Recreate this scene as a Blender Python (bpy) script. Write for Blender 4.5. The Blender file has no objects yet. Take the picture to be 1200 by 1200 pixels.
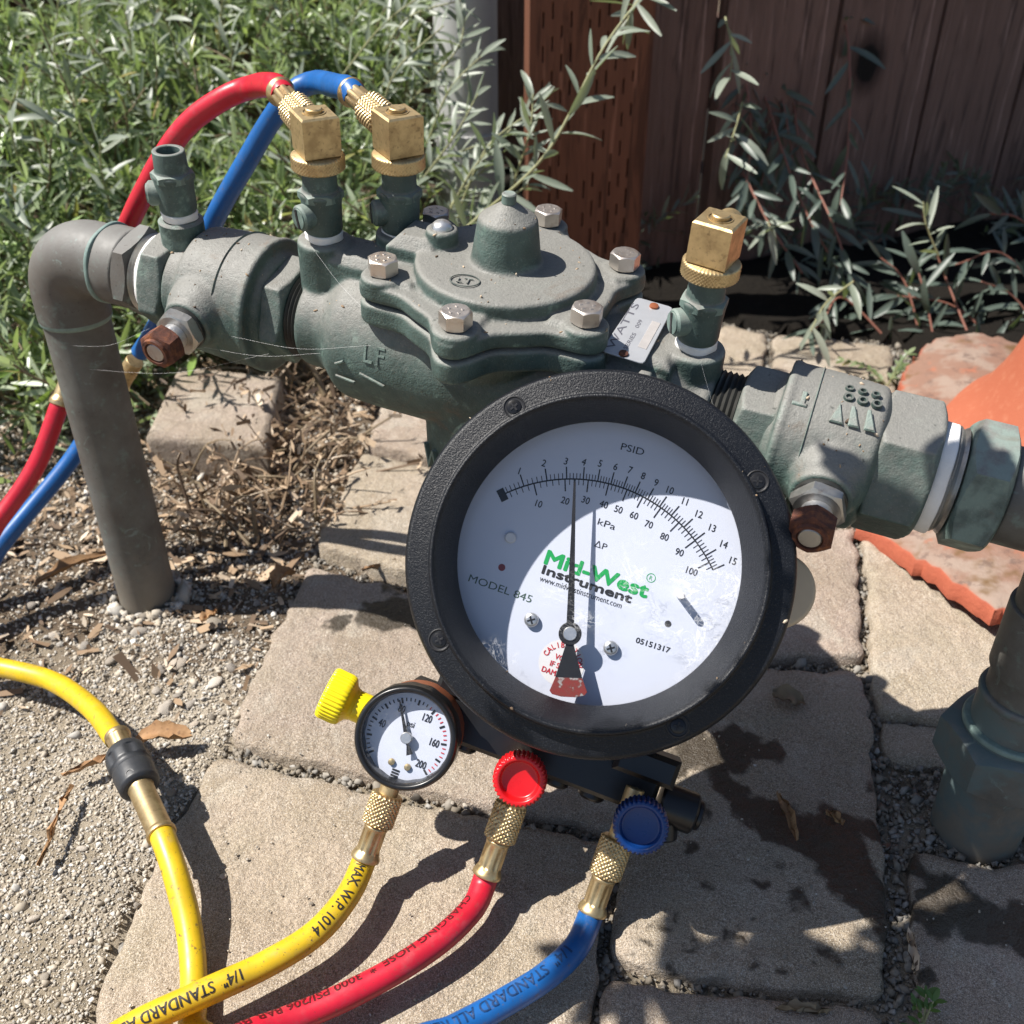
import bpy, bmesh, math, random
import numpy as np
from mathutils import Matrix, Vector
random.seed(7); rng = np.random.default_rng(7)
S = bpy.context.scene; COL = S.collection
R = math.radians; PI = math.pi
# ------------------------------------------------------------------ camera
H = 0.40; FPX = 1152.0; PITCH = R(33.5)
cd = bpy.data.cameras.new('camera'); cam = bpy.data.objects.new('camera', cd); COL.objects.link(cam)
cam.location = (0, 0, H); cam.rotation_euler = (R(90) - PITCH, 0, 0)
cd.sensor_width = 36; cd.lens = 36 * FPX / 1200; cd.clip_start = .01; cd.clip_end = 400
cd.dof.use_dof = True; cd.dof.focus_distance = .43; cd.dof.aperture_fstop = 15
S.camera = cam
# ------------------------------------------------------------------ light
LDIR = Vector((.62, .0, -.97)).normalized()
W = bpy.data.worlds.new('World'); S.world = W; W.use_nodes = True
wn = W.node_tree.nodes; wl = W.node_tree.links; wn.clear()
sky = wn.new('ShaderNodeTexSky'); sky.sky_type = 'NISHITA'; sky.sun_disc = False
sky.sun_elevation = math.asin(-LDIR.z); sky.sun_rotation = math.atan2(-LDIR.x, -LDIR.y) % (2 * PI)
bg = wn.new('ShaderNodeBackground'); bg.inputs[1].default_value = .068
wo = wn.new('ShaderNodeOutputWorld'); wl.new(sky.outputs[0], bg.inputs[0]); wl.new(bg.outputs[0], wo.inputs[0])
sl = bpy.data.lights.new('sun', 'SUN'); sun = bpy.data.objects.new('sun', sl); COL.objects.link(sun)
sl.energy = 5.0; sl.angle = R(.53); sl.color = (1, .95, .88)
sun.rotation_euler = LDIR.to_track_quat('-Z', 'Y').to_euler(); sun.location = (-1, 0, 2)
S.view_settings.view_transform = 'Standard'; S.view_settings.look = 'None'
S.view_settings.exposure = 0.78; S.view_settings.gamma = 1
S.cycles.max_bounces = 8; S.cycles.transparent_max_bounces = 12
S.cycles.caustics_reflective = False; S.cycles.caustics_refractive = False
# ------------------------------------------------------------------ geometry helpers
cF = np.array([0, math.cos(PITCH), -math.sin(PITCH)]); cU = np.array([0, math.sin(PITCH), math.cos(PITCH)]); cR = np.array([1., 0, 0]); cC = np.array([0, 0, H])
def ray(px, py): return cR * (px - 600) / FPX + cU * (600 - py) / FPX + cF
def G(px, py, h=0.):
    r = ray(px, py); return cC + r * ((h - H) / r[2])
def at(px, py, z): return cC + ray(px, py) * z

class MB:
    def __init__(s): s.v = []; s.f = []; s.m = []
    def add(s, vs, fs, M=None, mi=0):
        o = len(s.v)
        if M is not None: vs = [M @ Vector(p) for p in vs]
        s.v.extend([tuple(p) for p in vs]); s.f.extend([tuple(i + o for i in f) for f in fs]); s.m.extend([mi] * len(fs))
    def mesh(s, name, mats, angle=35, smooth=True):
        me = bpy.data.meshes.new(name); me.from_pydata(s.v, [], s.f)
        for m in (mats if isinstance(mats, (list, tuple)) else [mats]): me.materials.append(m)
        if any(s.m): me.polygons.foreach_set('material_index', s.m)
        me.update()
        if smooth: me.shade_smooth(); me.set_sharp_from_angle(angle=R(angle))
        return me
    def obj(s, name, mats, parent=None, angle=35, smooth=True):
        return link(name, s.mesh(name, mats, angle, smooth), parent)
def link(name, me, parent=None):
    o = bpy.data.objects.new(name, me); COL.objects.link(o)
    if parent is not None: o.parent = parent
    return o
def tag(o, label=None, cat=None, group=None, kind=None):
    if label: o['label'] = label
    if cat: o['category'] = cat
    if group: o['group'] = group
    if kind: o['kind'] = kind
    return o
def thing(name, label, cat, M=None, group=None):
    o = bpy.data.objects.new(name, None); o.empty_display_size = .02; COL.objects.link(o)
    if M is not None: o.matrix_world = M
    return tag(o, label, cat, group)
def frame(o, z, x=(1, 0, 0)):
    z = Vector(z).normalized(); x = Vector(x); x = (x - z * x.dot(z))
    if x.length < 1e-6: x = z.orthogonal()
    x.normalize(); y = z.cross(x)
    M = Matrix((x, y, z)).transposed().to_4x4(); M.translation = Vector(o); return M
def fil(prof, rad, n=3):
    out = [prof[0]]
    for i in range(1, len(prof) - 1):
        p0, p, p1 = (np.array(prof[i - 1], float), np.array(prof[i], float), np.array(prof[i + 1], float))
        a = p0 - p; b = p1 - p; la, lb = np.linalg.norm(a), np.linalg.norm(b)
        if la < 1e-7 or lb < 1e-7: out.append(tuple(p)); continue
        d = min(rad, .45 * la, .45 * lb); A_ = p + a / la * d; B_ = p + b / lb * d
        for k in range(n + 1):
            t = k / n; out.append(tuple((1 - t) ** 2 * A_ + 2 * t * (1 - t) * p + t * t * B_))
    out.append(prof[-1]); return out
def lathe(mb, prof, M=None, seg=48, mod=None, mi=0, closed=False):
    vs = []; fs = []; rows = []
    for i, (r, z) in enumerate(prof):
        if r < 1e-7: rows.append([len(vs)]); vs.append((0, 0, z)); continue
        row = []
        for k in range(seg):
            t = 2 * PI * k / seg; rr = r + (mod(t, i, z) if mod else 0)
            row.append(len(vs)); vs.append((rr * math.cos(t), rr * math.sin(t), z))
        rows.append(row)
    pairs = list(zip(rows[:-1], rows[1:]))
    if closed: pairs.append((rows[-1], rows[0]))
    for a, b in pairs:
        for k in range(seg):
            k2 = (k + 1) % seg
            if len(a) == 1 and len(b) == 1: break
            if len(a) == 1: fs.append((a[0], b[k2], b[k]))
            elif len(b) == 1: fs.append((a[k], a[k2], b[0]))
            else: fs.append((a[k], a[k2], b[k2], b[k]))
    # profile goes upward (z rising) with normals outward
    mb.add(vs, fs, M, mi)
def cyl(mb, r, z0, z1, M=None, seg=32, ch=.0006, r1=None, mi=0):
    r1 = r if r1 is None else r1
    lathe(mb, [(0, z0), (r - ch, z0), (r, z0 + ch), (r1, z1 - ch), (r1 - ch, z1), (0, z1)], M, seg, mi=mi)
def inset(poly, d):
    n = len(poly); out = []
    for i in range(n):
        p0, p, p1 = np.array(poly[i - 1]), np.array(poly[i]), np.array(poly[(i + 1) % n])
        e0 = p - p0; e1 = p1 - p; e0 = e0 / (np.linalg.norm(e0) + 1e-9); e1 = e1 / (np.linalg.norm(e1) + 1e-9)
        n0 = np.array([-e0[1], e0[0]]); n1 = np.array([-e1[1], e1[0]]); m = n0 + n1; l = np.linalg.norm(m)
        m = m / l if l > 1e-6 else n0
        out.append(tuple(p + m * d / max(.5, m @ n0)))
    return out
def prism(mb, poly, z0, z1, ch=.0006, M=None, mi=0):
    a = 0
    for i in range(len(poly)):
        x0, y0 = poly[i - 1]; x1, y1 = poly[i]; a += x0 * y1 - x1 * y0
    if a < 0: poly = poly[::-1]
    ins = inset(poly, ch); n = len(poly); vs = []; fs = []
    for pl, z in ((ins, z0), (poly, z0 + ch), (poly, z1 - ch), (ins, z1)): vs += [(x, y, z) for x, y in pl]
    for r in range(3):
        for k in range(n):
            k2 = (k + 1) % n; fs.append((r * n + k, r * n + k2, (r + 1) * n + k2, (r + 1) * n + k))
    fs.append(tuple(range(n))[::-1]); fs.append(tuple(range(3 * n, 4 * n)))
    mb.add(vs, fs, M, mi)
def ngon(n, r, ph=0): return [(r * math.cos(ph + 2 * PI * k / n), r * math.sin(ph + 2 * PI * k / n)) for k in range(n)]
def hexp(mb, af, z0, z1, M=None, ch=.0006, ph=0, mi=0):
    """hex prism whose end corners are turned down to a circle"""
    rc = af / math.sqrt(3); vs = []; fs = []; sub = 4; n = 6 * sub
    def ring(z, turn):
        for k in range(n):
            c, t = divmod(k, sub); a0 = ph + c * PI / 3; a1 = a0 + PI / 3; t /= sub
            x = rc * ((1 - t) * math.cos(a0) + t * math.cos(a1)); y = rc * ((1 - t) * math.sin(a0) + t * math.sin(a1)); l = math.hypot(x, y)
            zz = z + (turn * (l - af / 2) * .55 if turn else 0); vs.append((x, y, zz))
    def circ(z, r):
        for k in range(n):
            a = ph + 2 * PI * k / n; vs.append((r * math.cos(a), r * math.sin(a), z))
    circ(z0, af / 2 - ch); ring(z0 + ch * .6, 1); ring(z1 - ch * .6, -1); circ(z1, af / 2 - ch)
    for r in range(3):
        for k in range(n):
            k2 = (k + 1) % n; fs.append((r * n + k, r * n + k2, (r + 1) * n + k2, (r + 1) * n + k))
    fs.append(tuple(range(n))[::-1]); fs.append(tuple(range(3 * n, 4 * n))); mb.add(vs, fs, M, mi)
def box(mb, c, s, M=None, ch=.0008, mi=0):
    x, y, z = (v / 2 for v in s); T = Matrix.Translation(Vector(c)); T = T if M is None else M @ T
    prism(mb, [(-x, -y), (x, -y), (x, y), (-x, y)], -z, z, ch, T, mi)
def spline(pts, step=.004):
    P = np.array(pts, float); P = np.vstack([2 * P[0] - P[1], P, 2 * P[-1] - P[-2]]); out = []
    for i in range(1, len(P) - 2):
        p0, p1, p2, p3 = P[i - 1:i + 3]; n = max(2, int(np.linalg.norm((p2 - p1)[:3]) / step))
        for k in range(n):
            t = k / n; out.append(.5 * (2 * p1 + (p2 - p0) * t + (2 * p0 - 5 * p1 + 4 * p2 - p3) * t * t + (3 * p1 - p0 - 3 * p2 + p3) * t ** 3))
    out.append(P[-2]); return np.array(out)
def tube(mb, pts, rad, seg=16, mi=0, caps=True, M=None):
    P = np.array(pts, float); n = len(P); T = np.gradient(P, axis=0); T /= np.linalg.norm(T, axis=1)[:, None] + 1e-12
    rad = np.full(n, rad) if np.isscalar(rad) else np.array(rad)
    a = np.array([0, 0, 1.]) if abs(T[0][2]) < .9 else np.array([1., 0, 0]); N = a - T[0] * (a @ T[0]); N /= np.linalg.norm(N)
    vs = []; fs = []
    for i in range(n):
        N = N - T[i] * (N @ T[i]); N /= np.linalg.norm(N); B = np.cross(T[i], N)
        for k in range(seg):
            t = 2 * PI * k / seg; vs.append(P[i] + rad[i] * (N * math.cos(t) + B * math.sin(t)))
    for i in range(n - 1):
        for k in range(seg):
            k2 = (k + 1) % seg; fs.append((i * seg + k, i * seg + k2, (i + 1) * seg + k2, (i + 1) * seg + k))
    if caps: fs.append(tuple(range(seg))[::-1]); fs.append(tuple(range((n - 1) * seg, n * seg)))
    mb.add(vs, fs, M, mi)
def knurl(mb, r, z0, z1, M=None, n=26, amp=.0006, seg=130, mi=0, ch=.0008):
    L = z1 - z0; rows = max(8, int(L / .0005)); prof = [(0, z0), (r - ch, z0)] + [(r, z0 + ch + (L - 2 * ch) * i / rows) for i in range(rows + 1)] + [(r - ch, z1), (0, z1)]
    pitch = 2 * PI * r / n
    def tri(x): x = x % 1; return 1 - abs(2 * x - 1)
    def mod(t, i, z):
        if i < 2 or i > rows + 2: return 0
        a = t * n / (2 * PI); b = (z - z0) / pitch; return amp * (min(tri(a + b), tri(a - b)) * 1.6 - .6)
    lathe(mb, prof, M, seg, mod, mi)
_tc = {}
def textmesh(s, off=0., shear=0.):
    key = (s, off, shear)
    if key not in _tc:
        c = bpy.data.curves.new('t', 'FONT'); c.body = s; c.size = 1; c.offset = off; c.shear = shear; c.resolution_u = 3
        o = bpy.data.objects.new('t', c); COL.objects.link(o)
        me = bpy.data.meshes.new_from_object(o.evaluated_get(bpy.context.evaluated_depsgraph_get()))
        v = np.array([p.co[:2] for p in me.vertices]); f = [tuple(p.vertices) for p in me.polygons]
        bpy.data.objects.remove(o); bpy.data.curves.remove(c); bpy.data.meshes.remove(me); _tc[key] = (v, f)
    return _tc[key]
def text(mb, s, cap, z=0, p0=None, p1=None, c=None, ang=0., asp=.85, off=0., shear=0., M=None, mi=0, fn=None, thick=0, bold=0):
    """text from p0 to p1 (fitted) or centred on c; fn maps (x,y)->3d"""
    v, f = textmesh(s, off, shear); v = v.copy(); v[:, 0] -= v[:, 0].min(); w = v[:, 0].max(); k = cap / .73
    if p0 is not None and p1 is not None:
        d = np.array(p1) - np.array(p0); L = np.linalg.norm(d); v[:, 0] *= L / w; v[:, 1] *= k; e = d / L; o = np.array(p0)
    else:
        v[:, 0] *= k * asp; v[:, 1] *= k; e = np.array([math.cos(ang), math.sin(ang)]); n_ = np.array([-e[1], e[0]])
        o = np.array(c) - e * v[:, 0].max() / 2 - n_ * cap / 2
    q = o + v[:, :1] * e + v[:, 1:2] * np.array([-e[1], e[0]])
    if bold:
        for k_ in range(8): mb.add([(x + bold * math.cos(k_ * PI / 4), y + bold * math.sin(k_ * PI / 4), z + 2e-6 * (k_ + 1)) for x, y in q], f, M, mi)
    if fn: mb.add([fn(x, y) for x, y in q], f, M, mi); return
    if thick:
        n = len(q); vs = [(x, y, z) for x, y in q] + [(x, y, z + thick) for x, y in q]; fs = [tuple(i + n for i in t) for t in f]
        ec = {}
        for t in f:
            for a, b in zip(t, t[1:] + t[:1]): ec[(a, b)] = 1
        fs += [(a, b, b + n, a + n) for (a, b) in ec if (b, a) not in ec]; mb.add(vs, fs, M, mi)
    else: mb.add([(x, y, z) for x, y in q], f, M, mi)
def remesh(mb, name, mat, parent, vox=.0012, it=4, angle=180):
    me = mb.mesh(name, mat); o = bpy.data.objects.new(name, me); COL.objects.link(o)
    m = o.modifiers.new('r', 'REMESH'); m.mode = 'VOXEL'; m.voxel_size = vox; m.use_smooth_shade = True
    if it: k = o.modifiers.new('s', 'SMOOTH'); k.factor = .5; k.iterations = it
    me2 = bpy.data.meshes.new_from_object(o.evaluated_get(bpy.context.evaluated_depsgraph_get())); me2.name = name
    o.modifiers.clear(); o.data = me2; me2.materials.clear(); me2.materials.append(mat); me2.shade_smooth()
    bpy.data.meshes.remove(me); o.parent = parent; return o
def npmesh(name, v, f, mat, parent=None, smooth=False):
    me = bpy.data.meshes.new(name); v = np.asarray(v, np.float32); f = np.asarray(f, np.int32); k = f.shape[1]
    me.vertices.add(len(v)); me.vertices.foreach_set('co', v.ravel()); me.loops.add(f.size); me.loops.foreach_set('vertex_index', f.ravel())
    me.polygons.add(len(f)); me.polygons.foreach_set('loop_start', np.arange(0, f.size, k, dtype=np.int32))

    me.update(calc_edges=True); me.materials.append(mat)
    if smooth: me.shade_smooth()
    return link(name, me, parent) if name else me
def scatter(tv, tf, mats, pos):
    """tv (n,3), mats (k,3,3), pos (k,3)"""
    v = np.einsum('kij,nj->kni', mats, tv) + pos[:, None, :]; k, n = v.shape[:2]
    f = (np.asarray(tf)[None] + (np.arange(k) * n)[:, None, None]).reshape(-1, len(tf[0])); return v.reshape(-1, 3), f
def inpoly(poly, x, y):
    x = np.asarray(x); y = np.asarray(y); r = np.zeros(x.shape, bool); n = len(poly)
    for i in range(n):
        x0, y0 = poly[i - 1][:2]; x1, y1 = poly[i][:2]
        if y0 == y1: continue
        c = ((y0 > y) != (y1 > y)) & (x < (x1 - x0) * (y - y0) / (y1 - y0) + x0); r ^= c
    return r
def vnoise(x, y, s, seed=0):
    r = np.random.default_rng(seed); g = r.random((64, 64)); x = x / s; y = y / s; xi = np.floor(x).astype(int); yi = np.floor(y).astype(int)
    fx = x - xi; fy = y - yi; fx = fx * fx * (3 - 2 * fx); fy = fy * fy * (3 - 2 * fy); q = lambda a, b: g[a % 64, b % 64]
    return (q(xi, yi) * (1 - fx) + q(xi + 1, yi) * fx) * (1 - fy) + (q(xi, yi + 1) * (1 - fx) + q(xi + 1, yi + 1) * fx) * fy - .5
# ------------------------------------------------------------------ materials
class Mt:
    def __init__(s, name):
        s.m = bpy.data.materials.new(name); s.m.use_nodes = True; s.t = s.m.node_tree; s.t.nodes.clear()
        s.out = s.n('ShaderNodeOutputMaterial'); s.b = s.n('ShaderNodeBsdfPrincipled'); s.t.links.new(s.b.outputs[0], s.out.inputs[0])
    def n(s, ty, **k):
        x = s.t.nodes.new(ty)
        for a, b in k.items(): setattr(x, a, b)
        return x
    def put(s, sock, v):
        if isinstance(v, bpy.types.NodeSocket): s.t.links.new(v, sock)
        elif isinstance(v, (tuple, list)) and sock.type == 'RGBA': sock.default_value = tuple(v) + ((1,) if len(v) == 3 else ())
        else: sock.default_value = v
    def set(s, **k):
        nm = dict(col='Base Color', rough='Roughness', metal='Metallic', spec='Specular IOR Level', nrm='Normal', coat='Coat Weight', crough='Coat Roughness', trans='Transmission Weight', ior='IOR', alpha='Alpha', sss='Subsurface Weight', sheen='Sheen Weight')
        for a, b in k.items(): s.put(s.b.inputs[nm[a]], b)
        return s.m
    def coord(s, kind='Object'):
        if kind == 'World': return s.n('ShaderNodeNewGeometry').outputs['Position']
        return s.n('ShaderNodeTexCoord').outputs[kind]
    def noise(s, sc, det=4, rough=.55, co=None, dist=0., vscale=None):
        x = s.n('ShaderNodeTexNoise'); co = co or s.coord()
        if vscale: mp = s.n('ShaderNodeMapping'); mp.inputs['Scale'].default_value = vscale; s.put(mp.inputs[0], co); co = mp.outputs[0]
        s.put(x.inputs['Vector'], co); x.inputs['Scale'].default_value = sc; x.inputs['Detail'].default_value = det; x.inputs['Roughness'].default_value = rough; x.inputs['Distortion'].default_value = dist
        return x.outputs[0]
    def voro(s, sc, feat='F1', co=None, out=0):
        x = s.n('ShaderNodeTexVoronoi', feature=feat); s.put(x.inputs['Vector'], co or s.coord()); x.inputs['Scale'].default_value = sc; return x.outputs[out]
    def ramp(s, fac, st):
        x = s.n('ShaderNodeValToRGB'); s.put(x.inputs[0], fac); e = x.color_ramp.elements
        while len(e) < len(st): e.new(.5)
        for q, (p, c) in zip(e, st): q.position = p; q.color = tuple(c) + (1,) if not np.isscalar(c) else (c, c, c, 1)
        return x.outputs[0]
    def mix(s, fac, a, b, mode='MIX'):
        x = s.n('ShaderNodeMix', data_type='RGBA', blend_type=mode); s.put(x.inputs[0], fac); s.put(x.inputs[6], a); s.put(x.inputs[7], b); return x.outputs[2]
    def math(s, op, a, b=0., c=None, clamp=False):
        x = s.n('ShaderNodeMath', operation=op); x.use_clamp = clamp; s.put(x.inputs[0], a); s.put(x.inputs[1], b)
        if c is not None: s.put(x.inputs[2], c)
        return x.outputs[0]
    def sstep(s, v, a, b):
        x = s.n('ShaderNodeMapRange', interpolation_type='SMOOTHSTEP'); s.put(x.inputs[0], v); x.inputs[1].default_value = a; x.inputs[2].default_value = b; return x.outputs[0]
    def bump(s, h, st=.5, d=.001, nrm=None):
        x = s.n('ShaderNodeBump'); s.put(x.inputs['Height'], h); x.inputs['Strength'].default_value = st; x.inputs['Distance'].default_value = d
        if nrm is not None: s.put(x.inputs['Normal'], nrm)
        return x.outputs[0]
    def nz(s):
        x = s.n('ShaderNodeSeparateXYZ'); s.put(x.inputs[0], s.n('ShaderNodeNewGeometry').outputs['Normal']); return x.outputs[2]
    def rnd(s): return s.n('ShaderNodeObjectInfo').outputs['Random']
    def isl(s): return s.n('ShaderNodeNewGeometry').outputs['Random Per Island']
def simple(name, col, rough=.5, metal=0., spec=.5, var=.15, sc=200, bump=0., bsc=800, **k):
    t = Mt(name); c = t.mix(t.math('MULTIPLY', t.noise(sc, 5), 1.), tuple(x * (1 - var) for x in col), tuple(min(1, x * (1 + var)) for x in col))
    t.set(col=c, rough=t.math('ADD', t.math('MULTIPLY', t.noise(sc * 1.7, 3), .2), rough - .1), metal=metal, spec=spec, **k)
    if bump: t.set(nrm=t.bump(t.noise(bsc, 4), bump, .0005))
    return t.m
MAT = {}
def cast(name, green, dust, grit=.35):
    t = Mt(name); n1 = t.noise(45, 6, .6); n2 = t.noise(260, 4); n3 = t.noise(900, 3)
    g = t.mix(t.sstep(n1, .35, .65), tuple(x * .72 for x in green), tuple(x * 1.2 for x in green))
    g = t.mix(t.math('MULTIPLY', t.sstep(t.noise(90, 5, .65), .58, .72), .55), g, (.20, .30, .25))
    up = t.sstep(t.math('ADD', t.nz(), t.math('MULTIPLY', t.math('SUBTRACT', n2, .5), .5)), -.05, .75)
    c = t.mix(t.math('MULTIPLY', up, .88), g, t.mix(n3, tuple(x * .75 for x in dust), tuple(x * 1.22 for x in dust)))
    c = t.mix(t.math('MULTIPLY', t.sstep(t.noise(1400, 2), .62, .75), .25), c, (.45, .42, .37))
    c = t.mix(t.math('MULTIPLY', t.sstep(t.noise(330, 3), .66, .74), .6), c, (.03, .035, .03))
    pt = t.n('ShaderNodeNewGeometry').outputs['Pointiness']; c = t.mix(t.math('MULTIPLY', t.math('MULTIPLY', t.sstep(pt, .515, .56), t.sstep(t.noise(110, 4), .35, .6)), .55), c, (.21, .29, .255)); c = t.mix(t.math('MULTIPLY', t.sstep(pt, .49, .455), .55), c, tuple(x * .5 for x in green))
    c = t.mix(t.math('MULTIPLY', t.sstep(t.noise(26, 5, .7, None, 1.5), .60, .70), .35), c, (.13, .085, .055))
    h = t.math('ADD', t.math('MULTIPLY', t.noise(420, 4, .6), 1.), t.math('MULTIPLY', t.noise(1300, 2), .6))
    t.set(col=c, rough=t.math('ADD', t.math('MULTIPLY', n2, .3), .42), spec=.4, nrm=t.bump(h, grit, .0012)); return t.m
MAT['cast'] = cast('cast_bronze', (.062, .098, .088), (.205, .198, .182))
MAT['cast_smooth'] = cast('machined_bronze', (.060, .095, .088), (.19, .186, .172), .14)
def copper(name='weathered_copper', tint=None):
    t = Mt(name); n1 = t.noise(30, 6, .6); n2 = t.noise(160, 5, .6)
    c = t.ramp(n1, [(.3, (.075, .070, .062)), (.5, (.115, .112, .102)), (.7, (.15, .155, .145))])
    c = t.mix(t.math('MULTIPLY', t.sstep(n2, .55, .75), .5), c, (.17, .24, .21))
    c = t.mix(t.math('MULTIPLY', t.sstep(t.noise(14, 5, .65), .48, .62), .5), c, (.085, .065, .055)); c = t.mix(t.math('MULTIPLY', t.sstep(t.nz(), .1, .9), .5), c, (.21, .205, .195))
    c = t.mix(t.math('MULTIPLY', t.sstep(t.noise(75, 6, .7, None, 1.), .60, .68), .55), c, (.20, .27, .25))
    c = t.mix(t.math('MULTIPLY', t.sstep(t.noise(500, 2), .68, .75), .6), c, (.04, .03, .025))
    wz = t.n('ShaderNodeSeparateXYZ'); t.put(wz.inputs[0], t.coord('World')); c = t.mix(t.math('MULTIPLY', t.sstep(t.math('ADD', wz.outputs[2], t.math('MULTIPLY', n2, .05)), .075, .03), .65), c, (.20, .175, .14))
    if tint: c = t.mix(t.sstep(t.noise(40, 5, .6), .35, .6), c, tint)
    t.set(col=c, rough=t.math('ADD', t.math('MULTIPLY', n2, .35), .42), spec=.35, metal=0., nrm=t.bump(t.math('ADD', t.noise(700, 3), t.math('MULTIPLY', t.noise(60, 4), 2.)), .10, .0008)); return t.m
MAT['copper'] = copper(); MAT['copper_blue'] = copper('blue_green_copper', (.10, .14, .145))
MAT['patina'] = simple('patina_bead', (.16, .23, .21), .6, var=.4, sc=300, bump=.3)
def brass(name, tarn=.5, rgh=.28):
    t = Mt(name); n = t.noise(140, 5, .6); c = t.mix(t.sstep(n, .35, .7), (.60, .46, .25), (.40, .29, .15))
    c = t.mix(t.math('MULTIPLY', t.sstep(t.noise(500, 4), .55, .7), tarn), c, (.12, .08, .045))
    t.set(col=c, metal=.85, rough=t.math('ADD', t.math('MULTIPLY', n, .3), rgh - .08), nrm=t.bump(t.noise(900, 3), .05, .0003)); return t.m
MAT['brass'] = brass('dull_brass', .45, .42); MAT['brass_bright'] = brass('bright_brass', .3, .32)
def black():
    t = Mt('textured_black_plastic'); n = t.noise(1500, 3, .6); d = t.noise(70, 5, .65)
    c = t.mix(t.math('MULTIPLY', t.sstep(d, .45, .75), .35), (.006, .007, .010), (.015, .017, .020))
    c = t.mix(t.math('MULTIPLY', t.sstep(t.noise(2300, 2), .60, .70), .35), c, (.13, .135, .14))
    t.set(col=c, rough=.38, spec=.33, nrm=t.bump(n, .45, .0007)); return t.m
MAT['black_tex'] = black()
MAT['black'] = simple('smooth_black_plastic', (.009, .009, .010), .32, spec=.5, var=.3, bump=.05)
MAT['black_rubber'] = simple('black_coupler_plastic', (.03, .032, .036), .45, var=.35, bump=.1)
MAT['screw_black'] = simple('black_screw_steel', (.03, .03, .032), .25, metal=.6)
def steel(name, col, rust=.2):
    t = Mt(name); n = t.noise(220, 5, .6); c = t.mix(t.math('MULTIPLY', t.sstep(n, .5, .75), rust), col, (.22, .12, .07))
    t.set(col=c, metal=.85, rough=t.math('ADD', t.math('MULTIPLY', t.noise(400, 3), .3), .22), nrm=t.bump(t.noise(900, 3), .12, .0004)); return t.m
MAT['steel'] = steel('bolt_steel', (.60, .55, .50), .45); MAT['chrome'] = steel('plain_steel', (.62, .62, .62), .05); MAT['grey_nut'] = steel('dull_nut_steel', (.42, .41, .39), .4)
def rust():
    t = Mt('rust'); n = t.noise(250, 6, .65); c = t.ramp(n, [(.3, (.035, .014, .010)), (.5, (.10, .032, .018)), (.68, (.24, .085, .03))])
    t.set(col=c, rough=.8, nrm=t.bump(n, .7, .001)); return t.m
MAT['rust'] = rust()
MAT['tape'] = simple('white_thread_tape', (.78, .77, .75), .5, var=.08, sc=400, bump=.3, bsc=500)
MAT['thread'] = simple('dark_thread', (.045, .045, .042), .45, metal=.5, var=.4)
def hose(name, c0, dirt):
    t = Mt(name); n = t.noise(60, 5, .6); c = t.mix(t.sstep(n, .3, .7), c0, tuple(x * .78 for x in c0))
    c = t.mix(t.math('MULTIPLY', t.sstep(t.noise(420, 5, .65), .58, .72), dirt), c, (.12, .085, .05)); c = t.mix(t.math('MULTIPLY', t.sstep(t.noise(85, 6, .7), .52, .72), dirt * .55), c, tuple(.45 * x + .10 for x in c0)); c = t.mix(t.math('MULTIPLY', t.sstep(t.noise(1100, 2), .68, .74), dirt), c, (.05, .04, .03))
    t.set(col=c, rough=t.math('ADD', t.math('MULTIPLY', t.noise(200, 4), .25), .27), spec=.5, nrm=t.bump(t.noise(500, 3), .06, .0004)); return t.m
MAT['hose_y'] = hose('yellow_hose_rubber', (.66, .44, .014), 1.); MAT['hose_r'] = hose('red_hose_rubber', (.55, .012, .032), .6); MAT['hose_b'] = hose('blue_hose_rubber', (.008, .105, .35), .55)
MAT['knob_r'] = simple('red_knob_plastic', (.56, .008, .012), .3, var=.08); MAT['knob_b'] = simple('blue_knob_plastic', (.004, .032, .15), .3, var=.1); MAT['knob_y'] = simple('yellow_knob_plastic', (.80, .66, .01), .35, var=.1, sc=300)
MAT['ink'] = simple('black_ink', (.012, .012, .014), .5, var=.2); MAT['ink_g'] = simple('green_ink', (.005, .30, .07), .5, var=.1); MAT['ink_r'] = simple('red_ink', (.50, .02, .03), .5, var=.1); MAT['ink_dg'] = simple('dark_green_ink', (.05, .09, .06), .5, var=.1); MAT['ink_m'] = simple('dark_red_hole', (.20, .015, .02), .5)
MAT['ink_faded'] = simple('faded_ink', (.10, .10, .12), .5); MAT['ink_dirty'] = simple('worn_black_ink', (.02, .017, .012), .6, var=.4); MAT['ink_dr'] = simple('worn_ink_on_red', (.09, .004, .006), .5); MAT['ink_db'] = simple('worn_ink_on_blue', (.004, .035, .12), .5)
MAT['dial'] = simple('white_dial_paint', (.57, .60, .70), .4, var=.02); MAT['sticker'] = simple('white_sticker', (.66, .65, .66), .5, var=.02)
MAT['needle'] = simple('black_needle_paint', (.010, .009, .009), .45)
def needle_tail():
    t = Mt('worn_red_needle_tail'); n = t.noise(350, 4, .6); t.set(col=t.ramp(n, [(.42, (.20, .02, .014)), (.55, (.16, .03, .02)), (.62, (.30, .28, .27))]), rough=.6); return t.m
MAT['needle_tail'] = needle_tail()
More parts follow.
